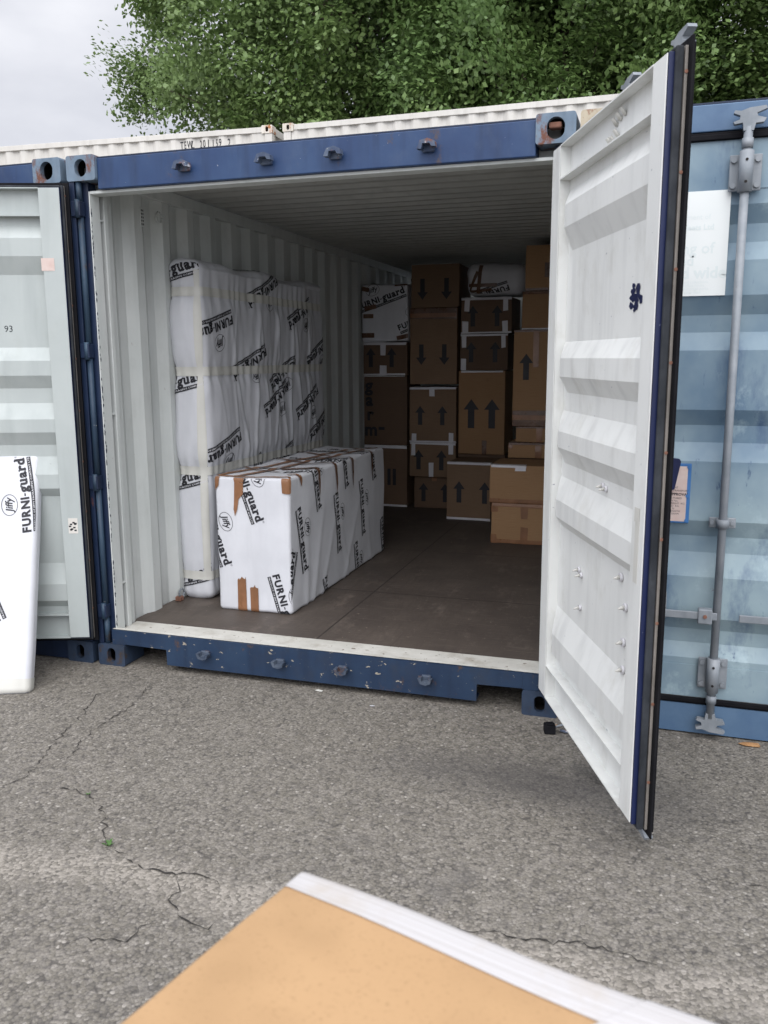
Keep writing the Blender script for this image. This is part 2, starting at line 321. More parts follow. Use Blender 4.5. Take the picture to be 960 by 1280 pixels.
def ring(A, cx, cy, rx, ry, th, n=28):
    k = len(A[0])
    for i in range(n):
        a = 2*math.pi*i/n; A[0].extend(((cx+rx*math.cos(a), cy+ry*math.sin(a)), (cx+(rx+th)*math.cos(a), cy+(ry+th)*math.sin(a))))
    for i in range(n):
        j = (i+1) % n; A[1].append((k+2*i, k+2*i+1, k+2*j+1, k+2*j))
def make_logo():
    """wrap print: FURNI-guard over a reversed-out strip with the small oval mark above. cap height 1"""
    B = ([], []); W = ([], [])
    x = 0
    for ch in 'FURNI':
        t = text2d(ch, 1.42, .062); e = ext(t[0]); hgt = e[3]-min(e[2], 0)
        shape_add(B, t, x-e[0], 0); x += e[1]-e[0]+(.10 if ch == 'R' else .16)
    rect(B, x, x+.34, .33, .50); x += .34+.10
    for ch in 'guard':
        t = text2d(ch, 1.62, .072); e = ext(t[0]); dx = x-e[0]; shape_add(B, t, dx, 0)
        wd = e[1]-e[0]; L, Rr, xh = x, x+wd, .86
        if ch == 'u':
            rect(B, L-.10, L+.10, xh-.13, xh); rect(B, Rr-.32, Rr-.1, xh-.13, xh); rect(B, Rr-.12, Rr+.10, 0, .13)
        if ch == 'a': rect(B, Rr-.12, Rr+.12, 0, .13)
        if ch == 'r': rect(B, L-.10, L+.34, 0, .13); rect(B, L-.11, L+.1, xh-.13, xh)
        if ch == 'd': rect(B, Rr-.34, Rr-.1, 1.12, 1.25); rect(B, Rr-.12, Rr+.12, 0, .13)
        if ch == 'g': rect(B, Rr-.1, Rr+.13, xh-.15, xh+.02)
        x += wd+(.02 if ch == 'r' else .15)
    ring(B, x+.12, 1.0, .10, .10, .03, 12); t = text2d('R', .15, 0, 0, 1); shape_add(B, t, x+.07, .95)
    Wd = x
    rect(B, .05, Wd, -.80, -.32, 14)
    t = text2d('PRODUCT OF JIFFY PACKAGING COMPANY LTD', .30, .004, 0, 1); e = ext(t[0]); s_ = (Wd-.25)/(e[1]-e[0])
    shape_add(W, t, .15, -.66, s_, 1.0)
    cx, cy = 3.7, 2.40
    ring(B, cx, cy, 1.28, .94, .06)
    t = text2d('Jiffy', 1.22, .02, .28); e = ext(t[0]); shape_add(B, t, cx-(e[0]+e[1])/2, cy-.36)
    return B, W, Wd
LOGO = make_logo()
def split_shape(S, step):
    """cut long faces along a square grid so that they can follow a curved surface"""
    b = bmesh.new(); vs = [b.verts.new((x, y, 0)) for x, y in S[0]]
    for f in S[1]:
        try: b.faces.new([vs[i] for i in f])
        except ValueError: pass
    return b
def clip_grid(b, w_, h_, step, r=0):
    for co, no in (((0, 0, 0), (-1, 0, 0)), ((w_, 0, 0), (1, 0, 0)), ((0, 0, 0), (0, -1, 0)), ((0, h_, 0), (0, 1, 0))):
        g = b.verts[:]+b.edges[:]+b.faces[:]
        if not b.faces: return
        bmesh.ops.bisect_plane(b, geom=g, plane_co=co, plane_no=no, clear_outer=True, dist=1e-6)
    if not step or not b.verts: return
    for ax in (0, 1):
        lo = min(v.co[ax] for v in b.verts); hi = max(v.co[ax] for v in b.verts); k = math.ceil(lo/step)
        while k*step < hi:
            co = [0, 0, 0]; no = [0, 0, 0]; co[ax] = k*step; no[ax] = 1
            bmesh.ops.bisect_plane(b, geom=b.verts[:]+b.edges[:]+b.faces[:], plane_co=co, plane_no=no, dist=1e-6); k += 1
        L = (w_, h_)[ax]
        for e in (r*.15, r*.3, r*.48, r*.65, r*.82, r):      # extra cuts where the surface turns over an edge
            for v in (e, L-e):
                if r and lo < v < hi:
                    co = [0, 0, 0]; no = [0, 0, 0]; co[ax] = v; no[ax] = 1
                    bmesh.ops.bisect_plane(b, geom=b.verts[:]+b.edges[:]+b.faces[:], plane_co=co, plane_no=no, dist=1e-6)
class Wrap:
    """rounded box surface with displacement; local coords from (0,0,0) to (w,d,h)"""
    def __init__(s, w_, d_, h_, r, disp=None):
        s.S = Vector((w_, d_, h_)); s.r = r; s.disp = disp
    def f(s, q, off=0.0):
        r = s.r; inn = Vector([min(max(q[i], r), s.S[i]-r) for i in range(3)]); n = (Vector(q)-inn)
        n = n.normalized() if n.length > 1e-9 else Vector((0, 0, 1))
        p = inn+n*r
        return p+n*((s.disp(p, n) if s.disp else 0)+off)
    def ticks(s, i, step):
        L = s.S[i]; r = s.r; n = max(1, int(round((L-2*r)/step)))
        return [0, r*.15, r*.3, r*.48, r*.65, r*.82]+[r+(L-2*r)*k/n for k in range(n+1)]+[L-r*.82, L-r*.65, L-r*.48, L-r*.3, L-r*.15, L]
    def mesh(s, mb, m, step=.03):
        T = [s.ticks(i, step) for i in range(3)]; cache = {}
        mi = mb.mi(m)
        def V(q):
            k = tuple(round(c, 5) for c in q)
            if k not in cache: cache[k] = mb.bm.verts.new(s.f(q))
            return cache[k]
        for ax in range(3):
            a, b = [i for i in range(3) if i != ax]
            for side in (0, 1):
                for i in range(len(T[a])-1):
                    for j in range(len(T[b])-1):
                        qs = []
                        for (u, v) in ((i, j), (i+1, j), (i+1, j+1), (i, j+1)):
                            q = [0, 0, 0]; q[ax] = s.S[ax]*side; q[a] = T[a][u]; q[b] = T[b][v]; qs.append(V(q))
                        try: f = mb.bm.faces.new(qs); f.material_index = mi; f.smooth = True
                        except ValueError: pass
    def face(s, name):
        W_, D_, H_ = s.S
        return {'front': (W_, H_, lambda a, b: (a, 0, b)), 'right': (D_, H_, lambda a, b: (W_, a, b)),
                'top': (W_, D_, lambda a, b: (a, b, H_)), 'left': (D_, H_, lambda a, b: (0, D_-a, b)), 'back': (W_, H_, lambda a, b: (W_-a, D_, b))}[name]
    def put(s, mb, S2, face, m, off=.002, step=.03):
        w_, h_, q = s.face(face); b = split_shape(S2, step); clip_grid(b, w_, h_, step, s.r)
        if not b.faces: b.free(); return
        vm = {v: mb.bm.verts.new(s.f(q(v.co.x, v.co.y), off)) for v in b.verts}; mi = mb.mi(m)
        for f in b.faces:
            try: nf = mb.bm.faces.new([vm[v] for v in f.verts]); nf.material_index = mi; nf.smooth = True
            except ValueError: pass
        b.free()
    def logo(s, mb, face, a, b, cap, rot, bend=0.0, off=.0025, step=.03):
        B, W_, wd = LOGO; c, sn = math.cos(R(rot)), math.sin(R(rot))
        for S2, mt, o in ((B, M['ink'], off), (W_, M['ink_white'], off+.0012)):
            V = []
            for x, y in S2[0]:
                y2 = y+bend*((x-wd/2)**2)/wd; V.append((a+cap*(x*c-y2*sn), b+cap*(x*sn+y2*c)))
            s.put(mb, (V, S2[1]), face, mt, o, step)
def poly(pts):
    return (list(pts), [tuple(range(len(pts)))])
def band(p0, p1, wd, wd2=None):
    p0 = Vector(p0); p1 = Vector(p1); d = (p1-p0).normalized(); n = Vector((-d.y, d.x)); wd2 = wd if wd2 is None else wd2
    return poly([tuple(p0-n*wd/2), tuple(p1-n*wd2/2), tuple(p1+n*wd2/2), tuple(p0+n*wd/2)])
def ragged(x0, x1, z0, z1, seed=0, top=True):
    rnd = random.Random(seed); pts = [(x0, z0), (x1, z0)]; n = 6
    for i in range(n+1):
        x = x1+(x0-x1)*i/n; pts.append((x+rnd.uniform(-.004, .004), z1+rnd.uniform(-.014, .012)))
    return poly(pts)

# ------------------------------------------------------------------ ground
def build_ground():
    mb = MB(); s = 120
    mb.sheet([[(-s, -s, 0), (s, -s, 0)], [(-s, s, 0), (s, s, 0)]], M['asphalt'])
    cracks = [([(.47, -1.28), (.5, -1.2), (.49, -1.1), (.4, -.86), (.36, -.66), (.26, -.39), (.32, -.29)], .006),
      ([(.57, -1.08), (.55, -.93), (.5, -.83), (.49, -.62), (.5, -.47), (.43, -.18)], .006),
      ([(.59, -1.2), (.65, -1.22), (.74, -1.21), (.83, -1.23), (.93, -1.29), (1.03, -1.4), (1.11, -1.51)], .008),
      ([(1.11, -1.51), (1.19, -1.52), (1.28, -1.58), (1.33, -1.58), (1.4, -1.57), (1.49, -1.56), (1.56, -1.57), (1.61, -1.59)], .009),
      ([(1.44, -1.59), (1.47, -1.65), (1.47, -1.69), (1.53, -1.75), (1.59, -1.77), (1.64, -1.78), (1.66, -1.73), (1.72, -1.72)], .007),
      ([(1.28, -1.96), (1.32, -1.93), (1.39, -1.91), (1.45, -1.9), (1.45, -1.83), (1.5, -1.78)], .006),
      ([(2.3, -1.57), (2.4, -1.56), (2.49, -1.55), (2.6, -1.55), (2.66, -1.52), (2.75, -1.53), (2.83, -1.54), (2.91, -1.56)], .007),
      ([(2.99, -1.09), (3.06, -1.1), (3.14, -1.09), (3.3, -1.1), (3.6, -1.2)], .005)]
    rnd = random.Random(3); mi = mb.mi(M['crack'])
    for pts, wd in cracks:
        P = []
        for i in range(len(pts)-1):
            a, b = Vector(pts[i]), Vector(pts[i+1]); n = max(2, int((b-a).length/.018)); d = (b-a).normalized(); nn = Vector((-d.y, d.x))
            for k in range(n): P.append((a.lerp(b, k/n)+nn*rnd.uniform(-.012, .012), nn))
        L = len(P); row = []
        for i, (c, nn) in enumerate(P):
            h = wd*.48*max(0, rnd.uniform(-.15, 1.0))*min(1, i/4, (L-1-i)/4)+.0003; row.append([(*(c-nn*h), .0035), (*(c+nn*h), .0035)])
        mb.sheet(row, M['crack'])
    o = mb.build('ground', recalc=False); tag(o, 'weathered grey asphalt yard with fine cracks', kind='structure')
build_ground()

# ------------------------------------------------------------------ containers
CW, CH, CL = 2.438, 2.591, 6.058
def casting(x0, y0, z0, m, hole=(.068, .082), lx=.162, ly=.178, lz=.118, face=-1, lump=False):
    mb = MB(); b = bmesh.new(); cx, cz = x0+lx/2, z0+lz/2
    r = .012; oc = []
    for (sx, sz) in ((1, 1), (-1, 1), (-1, -1), (1, -1)):
        a0 = {(1, 1): 0, (-1, 1): 90, (-1, -1): 180, (1, -1): 270}[(sx, sz)]
        for k in range(4): a = R(a0+30*k); oc.append((cx+sx*(lx/2-r)+r*math.cos(a), cz+sz*(lz/2-r)+r*math.sin(a)))
    ic = []; hw, hh = hole[0]/2, hole[1]/2; q = hh-hw
    for k in range(20):
        a = 2*math.pi*k/20; ic.append((cx+hw*math.cos(a), cz+(q if math.sin(a) >= 0 else -q)+hw*math.sin(a)))
    yf = y0 if face < 0 else y0+ly; dy = .03*(-face)
    vo = [b.verts.new((x, yf, z)) for x, z in oc]; vi = [b.verts.new((x, yf, z)) for x, z in ic]
    es = [b.edges.new((vo[i], vo[(i+1) % len(vo)])) for i in range(len(vo))]+[b.edges.new((vi[i], vi[(i+1) % 20])) for i in range(20)]
    bmesh.ops.triangle_fill(b, edges=es, use_beauty=True)
    yb = y0+ly if face < 0 else y0
    vb = [b.verts.new((x, yb, z)) for x, z in oc]
    for i in range(len(vo)): b.faces.new((vo[i], vo[(i+1) % len(vo)], vb[(i+1) % len(vo)], vb[i]))
    b.faces.new(vb)
    vj = [b.verts.new((x, yf+dy, z)) for x, z in ic]
    for i in range(20): b.faces.new((vi[i], vi[(i+1) % 20], vj[(i+1) % 20], vj[i]))
    mb.merge(b, m)
    ya, yc = sorted((yf+dy, yf+dy*4.2))
    mb.box(x0+.014, x0+lx-.014, ya+.0, yc, z0+.014, z0+lz-.014, M['void'])
    # open the cavity face behind the hole
    mb.bm.faces.ensure_lookup_table()
    kill = [f for f in mb.bm.faces if f.material_index == mb.mi(M['void']) and abs(f.calc_center_median().y-(yf+dy)) < 1e-4]
    bmesh.ops.delete(mb.bm, geom=kill, context='FACES_ONLY')
    if lump: mb.box(cx-.03, cx+.022, yf+.012, yf+.06, z0+.062, z0+.086, M['red_rust'], .006)
    return mb
def corrugate(L, pitch=.278, d=.036, start=.0):
    """(position, offset) pairs of a trapezoidal corrugation"""
    P = [(0, 0)]; x = start
    while x+pitch <= L:
        P += [(x+.036, 0), (x+.104, d), (x+.174, d), (x+.242, 0)] if pitch > .2 else [(x+pitch*.15, 0), (x+pitch*.4, d), (x+pitch*.6, d), (x+pitch*.85, 0)]
        x += pitch
    P = [p for i, p in enumerate(P) if i == 0 or p[0] > P[i-1][0]+1e-6]; P.append((L, 0)); return P
PA = [(2.262, 2.201, 2.116, 2.030), (1.678, 1.613, 1.540, 1.476), (1.402, 1.322, 1.256, 1.190), (1.130, 1.041, .969, .924), (.570, .464, .375, .335)]
PC = [(2.20, 2.13, 2.06, 1.99), (1.641, 1.713, 1.781, 1.856)[::-1], (1.402, 1.337, 1.266, 1.190), (.941, .870, .800, .700), (.52, .46, .40, .34)]
def rod_set(door, s, x, T, handle_dir=0, hz=.553, catch=True):
    y = s*(T+.032)
    mb = MB(); mb.cyl((x, y, .10), (x, y, 2.47), .0165, M['galv'], 16)
    for z0, z1 in ((2.395, 2.43), (.165, .20)): mb.cyl((x, y, z0), (x, y, z1), .021, M['galv'], 16)
    for z, sg in ((2.50, 1), (.075, -1)):
        # forked cam: claw plate with two horns either side of a throat
        pts = [(-.018, -.045), (.018, -.045), (.024, -.02), (.052, -.018), (.060, -.004), (.030, .004), (.026, .016), (.062, .030), (.056, .040), (.0, .036), (-.030, .026), (-.052, .030), (-.056, .020), (-.032, .010), (-.034, -.004), (-.056, -.012), (-.050, -.020), (-.022, -.016)]
        mb.prism([(x+p[0], z+sg*p[1]) for p in pts], 'y', y-.014, y+.014, M['galv'])
    mb.build('lock_rod', door)
    for z0, z1 in ((2.235, 2.385), (.215, .365)):
        mb = MB(); mb.box(x-.058, x+.058, *sorted((s*(T+.001), s*(T+.010))), z0+.008, z1-.008, M['galv'], .003)
        mb.cyl((x, y, z0), (x, y, z1), .026, M['galv'], 18)
        for dx in (-.043, .043):
            for dz in (.028, -.028):
                zz = (z0+.0 if dz > 0 else z1)+dz; mb.cyl((x+dx, s*(T+.009), zz), (x+dx, s*(T+.019), zz), .011, M['galv'], 8)
        for dz in (.035, .115): mb.cyl((x, y+s*.022, z0+dz), (x, y+s*.0275, z0+dz), .0055, M['void'], 8)
        mb.build('rod_bracket', door)
    mb = MB(); z = .942
    mb.box(x-.052, x+.052, *sorted((s*(T+.001), s*(T+.012))), z-.022, z+.022, M['galv'], .004); mb.cyl((x, y, z-.018), (x, y, z+.018), .025, M['galv'], 16)
    for dx in (-.04, .04): mb.cyl((x+dx, s*(T+.01), z), (x+dx, s*(T+.02), z), .009, M['galv'], 8)
    mb.build('rod_guide', door)
    if handle_dir:
        mb = MB(); x2 = x+handle_dir*(.26 if catch else .335)
        ya, yb = sorted((y+s*.020, y+s*.030)); hx = sorted((x, x2))
        mb.box(hx[0], hx[1], ya, yb, hz-.016, hz+.016, M['galv'], .003)
        c0, c1 = sorted((x+handle_dir*.018, x+handle_dir*.075)); ya, yb = sorted((y-s*.004, y+s*.036))
        mb.box(c0, c1, ya, yb, hz-.034, hz+.030, M['galv'], .005); mb.cyl(((c0+c1)/2, y+s*.034, hz), ((c0+c1)/2, y+s*.042, hz), .008, M['red_rust'], 8)
        mb.build('handle', door)
        if not catch: return
        mb = MB(); xe = x+handle_dir*.225
        mb.prism([(xe+.026*math.cos(a)*1.0, hz+.02+(.045 if math.sin(a) > 0 else -.045)+.028*math.sin(a)) for a in [2*math.pi*k/16 for k in range(16)]], 'y', *sorted((s*(T+.001), s*(T+.012))), M['galv'])
        mb.cyl((xe, s*(T+.01), hz+.062), (xe, s*(T+.024), hz+.062), .014, M['galv'], 8); mb.box(xe-.018, xe+.018, *sorted((s*(T+.01), s*(T+.066))), hz-.028, hz+.030, M['galv'], .004)
        mb.build('handle_catch', door)
def make_door(name, parent, loc, ang, s, w_, inner, outer, edge, prof, z0=.135, z1=2.448, label=None, handles=(-1, 0), rods=(.57, .99), lipw=.03, chamfer=True):
    """hinge axis at the origin, leaf along +x, inner face at y=0, outer face at y=s*T"""
    T = .05; d = empty(name, loc, ang, parent)
    if label: d['label'] = label
    S = lambda a, b: sorted((s*a, s*b))
    mb = MB(); g = .004
    # hollow section frame: blue body with the inner face painted pale
    for (a, b, c, e) in ((0, .10, z0, z1), (w_-.108, w_, z0, z1)):
        mb.box(a+(.004 if a else 0), b-(0 if a else .004), *S(g, T), c, e, edge, .002); mb.box(*((b-.0036, b) if a == 0 else (a, a+.0036)), *S(g, T-.002), c+.004, e-.004, inner); mb.box(a+(.004 if a else 0), b-(.0 if a == 0 else .006), *S(0, g-.0005), c+.004, e-.002, inner, .0015)
    za, zb = prof[-1][3], prof[0][0]
    xa, xb = .1003, w_-.1083
    # flanges and stiffening ribs, thin plates standing across the recess
    for z in (z1-.005, zb+.040, z0+.0, za-.040): mb.box(xa, xb, *S(.001, T-.006), z, z+.005, inner)
    mb.build('door_frame', d)
    mb = MB(); dp = .044; hi = .009; ys = lambda o: s*o
    rows = [(z1-.002, dp), (zb+.002, dp)]
    for q in prof: rows += [(q[0], dp), (q[1], hi), (q[2], hi), (q[3], dp)]
    rows += [(z0+.002, dp)]
    rows = sorted(set(rows), key=lambda r: -r[0])
    mb.sheet([[(xa, ys(dp if chamfer else o), z), (xa+.055, ys(o), z), (xb, ys(o), z)] for z, o in rows], inner)
    mb.build('inner_panel', d)
    mb = MB()
    rows = [(zb+.055, T)]
    for q in prof: rows += [(q[0], T), (q[1], .016), (q[2], .016), (q[3], T)]
    rows += [(za-.03, T)]
    mb.sheet([[(.06, ys(T+.0005), z), (.102, ys((T if chamfer else o)+.0005), z), (.158, ys(o+.0005), z), (w_-.114, ys(o+.0005), z), (w_-.104, ys(T+.0005), z), (w_-.06, ys(T+.0005), z)] for z, o in rows], outer)
    for a, b in ((0.001, .0585), (w_-.0585, w_-.001)): mb.box(a, b, *S(T+.0002, T+.002), z0+.001, z1-.001, outer)
    mb.box(.0587, w_-.0587, *S(T-.002, T+.004), zb+.0555, z1-.001, outer, .001); mb.box(.0587, w_-.0587, *S(T-.002, T+.004), z0+.001, za-.0305, outer, .001)
    mb.build('outer_panel', d)
    # gasket rings round all four edges
    def ringbox(mb, gi, go, ya, yb, m, bev=.002):
        a0, a1, c0, c1 = -gi, w_+gi, z0-gi, z1+gi; A0, A1, C0, C1 = -go, w_+go, z0-go, z1+go
        mb.box(A0, a0, *S(ya, yb), C0, C1, m, bev); mb.box(a1, A1, *S(ya, yb), C0, C1, m, bev)
        mb.box(a0+.0003, a1-.0003, *S(ya, yb), C0, c0, m, bev); mb.box(a0+.0003, a1-.0003, *S(ya, yb), c1, C1, m, bev)
    mb = MB(); ringbox(mb, .0005, .013, .0175, .041, M['rubber_grey'], .005)
    ringbox(mb, .0, lipw, .0535, .060, M['rubber'], .002); ringbox(mb, .0005, .020, .0605, .0705, M['rubber'], .003)
    mb.build('gasket', d)
    mb = MB(); ringbox(mb, .0005, .0125, .0435, .0520, M['strip'], .001)
    for k in range(9):
        z = z0+.15+k*.26; mb.cyl((w_+.012, s*.048, z), (w_+.0145, s*.048, z), .0055, M['red_rust'], 6); mb.cyl((-.012, s*.048, z), (-.0145, s*.048, z), .0055, M['red_rust'], 6)
    mb.build('gasket_strip', d)
    for x, hd in zip(rods, handles): rod_set(d, s, x, T+.021, hd, catch=x < .8)
    return d
def keeper(parent, x, z, upside):
    mb = MB(); sg = -1 if upside else 1; K = .72 if upside else .9; km = M['galv_low'] if upside else M['galv_rust']
    mb.box(x-.032*K, x+.032*K, -.010, .012, z-.018, z+.014, km, .006)
    pts = [(x-.045, z-.012*sg), (x-.028, z+.024*sg), (x+.010, z+.032*sg), (x+.042, z+.018*sg), (x+.046, z-.006*sg), (x+.026, z-.004*sg), (x+.018, z+.010*sg), (x-.016, z+.010*sg), (x-.022, z-.014*sg)]
    mb.prism([(x+(a-x)*K, z+(b-z)*K) for a, b in pts], 'y', -.046, -.008, km)
    return mb.build('cam_keeper', parent)
def make_container(x0, label, blue, sheetm, opened, cast_top, cast_low, sill, lump=False, zoff=0.0):
    r = empty('shipping_container', (x0, 0, zoff)); tag(r, label, 'container', 'shipping containers standing in the front row')
    ctl, ctr = cast_top
    casting(0, -.006, CH-.118, ctl).build('corner_casting', r); casting(CW-.162, -.006, CH-.118, ctr, (.074, .086), lump=lump).build('corner_casting', r)
    casting(0, -.006, 0, cast_low, (.050, .078)).build('corner_casting', r); casting(CW-.162, -.006, 0, cast_low, (.050, .078)).build('corner_casting', r)
    for xx in (0, CW-.162):
        for zz in (0, CH-.118): casting(xx, CL-.178, zz, cast_low, face=1).build('corner_casting', r)
    hb = 2.432 if opened else 2.474
    mb = MB(); mb.box(.1625, CW-.1625, .012, .12, hb, 2.574, blue, .004); mb.box(.1625, CW-.1625, .016, .10, 2.5745, 2.582, M['blue_dark'], .001)
    mb.build('header_beam', r)
    for a, b in ((0.003, .088), (CW-.088, CW-.003)):
        mb = MB(); mb.box(a, b, .034, .10, .1185, CH-.1185, M['blue_dark'], .004)
        c, e = (a+.002, a+.030) if a < 1 else (b-.030, b-.002)
        mb.box(c, e, .0005, .0335, .1185, CH-.1185, M['blue_dark'], .002)
        # hinge pin tube standing in the channel of the post
        cx = a+.047 if a < 1 else b-.047
        hz = (.30, .99, 1.66, 2.345)
        for u, v in ((.1185, .262), (.338, .953), (1.028, 1.622), (1.698, 2.307), (2.383, 2.472)): mb.cyl((cx, .016, u), (cx, .016, v), .0145, M['blue_hinge'], 12)
        mb.build('corner_post', r)
        for z in (hz if a < 1 or x0 == 0 else ()):
            mb = MB(); mb.box(cx-.036, cx+.018, -.012, .033, z-.036, z+.036, M['blue_dark'], .004); mb.cyl((cx, -.004, z-.043), (cx, -.004, z+.043), .013, M['blue_hinge'], 12)
            mb.build('hinge', r)
    # lower sill with the two lifting cut-outs
    mb = MB(); bz = .035 if opened else .008; tz = .196 if opened else .1365
    pts = [(.1625, .122), (.412, .118), (.414, bz), (2.062, bz), (2.064, .118), (CW-.1625, .122), (CW-.1625, tz), (.1625, tz)] if opened else [(.1625, bz), (CW-.1625, bz), (CW-.1625, tz), (.1625, tz)]
    mb.prism(pts, 'y', .004, .018, sill)
    mb.box(.415, 2.061, .0185, .09, bz, bz+.008, sill) ; mb.box(.1625, .30, .0185, .13, .122, .128, sill); mb.box(CW-.30, CW-.1625, .0185, .13, .122, .128, sill)
    if opened: mb.box(.086, .1620, .004, .018, .1190, .196, sill); mb.box(CW-.1620, CW-.086, .004, .018, .1190, .196, sill)
    mb.build('door_sill', r)
    for x in (.646, 1.066, 1.40, 1.822):
        if opened: keeper(r, x, 2.497, False); keeper(r, x, .125, True)
    if opened:
        mb = MB()   # pale painted return behind the posts, header and threshold
        for a, b in ((.0885, .094), (CW-.094, CW-.0885)): mb.box(a, b, .036, .112, .172, 2.43, M['grey_in'], .001)
        mb.box(.0945, CW-.0945, .040, .118, 2.4175, 2.4315, M['grey_in'], .002); mb.box(.06, CW-.06, .119, .130, 2.42, 2.56, M['grey_in'])
        for sg, base in ((1, 0), (-1, CW)):
            xs = lambda a, b: sorted((base+sg*a, base+sg*b))
            mb.box(*xs(.040, .050), .112, .20, .172, 2.50, M['grey_in']); mb.box(*xs(.0505, .092), .150, .182, .172, 2.50, M['grey_in'], .004)
            for z in (2.30, 1.33, .42): mb.box(*xs(.0505, .088), .113, .149, z, z+.010, M['grey_in'], .002)
        mb.build('inner_frame', r)
        mb = MB(); mb.sheet([[(.080, .0185, .1975), (CW-.080, .0185, .1975)], [(.080, .045, .1980), (CW-.080, .045, .1980)], [(.080, .075, .1740), (CW-.080, .075, .1740)], [(.080, .245, .1725), (CW-.080, .245, .1725)]], M['sill_white'])
        mb.build('threshold_plate', r)
    # floor, walls, roof
    mb = MB(); mb.box(.045, CW-.045, .2 if opened else .1, CL-.05, .140, .170, M['floor']); 
    mb.build('floor', r)
    P = corrugate(CL-.36, start=.02)
    for sg, base in ((1, .034), (-1, CW-.034)):
        mb = MB(); mb.sheet([[(base+sg*(0.036-o), .185+t, .13), (base+sg*(.036-o), .185+t, 2.50)] for t, o in P], sheetm)
        mb.build('side_wall', r)
    mb = MB()
    for a, b in ((.004, .078), (CW-.078, CW-.004)):
        mb.box(a, b, .119, CL-.03, 2.495, 2.5615, sheetm, .003); mb.box(a, b, .18, CL-.18, .03, .14, blue)
    mb.build('side_rail', r)
    P = corrugate(CL-.30, pitch=.16, d=.022)
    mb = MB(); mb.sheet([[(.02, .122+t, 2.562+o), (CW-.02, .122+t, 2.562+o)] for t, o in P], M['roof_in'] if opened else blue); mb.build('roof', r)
    P = corrugate(CW-.16, start=.03)
    mb = MB(); mb.sheet([[(.08+t, CL-.03-o, .13), (.08+t, CL-.03-o, 2.56)] for t, o in P], sheetm); mb.box(.03, .0795, CL-.045, CL-.028, .13, 2.56, sheetm); mb.box(CW-.0795, CW-.03, CL-.045, CL-.028, .13, 2.56, sheetm); mb.box(.162, CW-.162, CL-.06, CL-.004, .02, .129, blue); mb.box(.162, CW-.162, CL-.06, CL-.004, 2.50, 2.585, blue)
    mb.build('end_wall', r)
    return r

BX, CX = -2.473, 2.455
contA = make_container(0, 'open blue shipping container with a pale grey inside, packed with cartons', M['blue'], M['grey_in'], True, (M['casting'], M['casting']), M['casting_low'], M['blue_sill'], lump=True)
contB = make_container(BX, 'dark blue shipping container behind the swung-back left door', M['blue'], M['blue'], False, (M['casting'], M['casting']), M['casting_low'], M['blue_dark'])
contC = make_container(CX, 'closed faded blue shipping container with steel lock rods and white notice', M['blue_fade_rail'], M['blue'], False, (M['casting_tan'], M['casting']), M['casting_low'], M['blue_fade_rail'])
# doors of the open container
dR = make_door('door', contA, (2.356, -.050, 0), R(-67.81), 1, 1.142, M['door_in'], M['blue'], M['blue_edge'], PA, z0=.150, z1=2.434, label='off-white right-hand door swung out towards the camera', lipw=.034)
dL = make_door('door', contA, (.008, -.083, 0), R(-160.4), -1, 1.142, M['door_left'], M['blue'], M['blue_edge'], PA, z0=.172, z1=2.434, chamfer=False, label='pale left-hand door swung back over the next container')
for c, nm in ((contB, 'blue'), (contC, 'fade')):
    mo = M['blue'] if nm == 'blue' else M['blue_fade']
    a = make_door('door', c, (.062, .070, 0), 0, -1, 1.148, M['grey_in'], mo, mo, PC, z0=.16, z1=2.444, handles=(0, -1), rods=(.565, .985), lipw=.026) if nm == 'blue' else \
        make_door('door', c, (.062, .070, 0), 0, -1, 1.148, M['grey_in'], mo, mo, PC, z0=.165, z1=2.440, handles=(-1, -1), rods=(.565, .985), lipw=.030)
    make_door('door', c, (CW-.062, .070, 0), math.pi, 1, 1.148, M['grey_in'], mo, mo, PC, z0=.165, z1=2.440, handles=(1, 1), rods=(.565, .985), lipw=.030)
    if nm == 'fade': dC = a
# details on the right door (inner face looks along -y in the leaf's frame)
def bolts(pts, size=1.0):
    for x, z in pts:
        mb = MB(); mb.cyl((x, .0435, z), (x, .034, z), .010*size, M['white_tape'], 8); mb.cyl((x, .034, z), (x+.004, .012, z-.003), .006*size, M['cream_tape'], 8, r2=.002)
        mb.build('screw', dR)
bolts([(.858, .888), (.912, .798), (.905, .675), (.912, .581)], 1.5); bolts([(.64, 1.166), (.672, 1.160), (.40, .80), (.43, .785), (.43, .655)], 1.15)
mb = MB()
rnd = random.Random(5)
for x, z in ((.62, 2.385), (.66, 2.392), (.70, 2.398), (.57, 2.335), (.605, 2.333), (.64, 2.345)):
    for k in range(3): mb.cyl((x+k*.006, .043, z-.012), (x+k*.006, .026, z+.010), .0045, M['cream_tape'], 6)
mb.build('cable_loop', dR)
mb = MB()
for k in range(26):
    a = rnd.uniform(0, 6.28); L = rnd.uniform(0, .034); x, z = .862+L*1.7*math.cos(a), 1.80+L*1.25*math.sin(a); q = rnd.uniform(.006, .013)
    b = [(x+q*rnd.uniform(.7, 1.3)*math.cos(t)*1.6, z+q*rnd.uniform(.7, 1.4)*math.sin(t)) for t in [j*math.pi/3 for j in range(6)]]
    y = .0425-k*.00004
    mb.tris([(p, y, q2) for p, q2 in b], [tuple(range(6))], M['navy'])
mb.build('paint_mark', dR)
mb = MB(); mb.box(1.068, 1.10, -.0012, -.0002, .93, 1.13, M['cream_tape']); mb.box(1.062, 1.10, -.0025, -.0014, 1.12, 1.165, M['cream_tape']); mb.build('tape', dR)
mb = MB()
for k in range(6): mb.cyl((.16+k*.155, .02, 2.4425), (.16+k*.155, .02, 2.4400), .010, M['red_rust'], 10)
mb.build('rivet', dR)
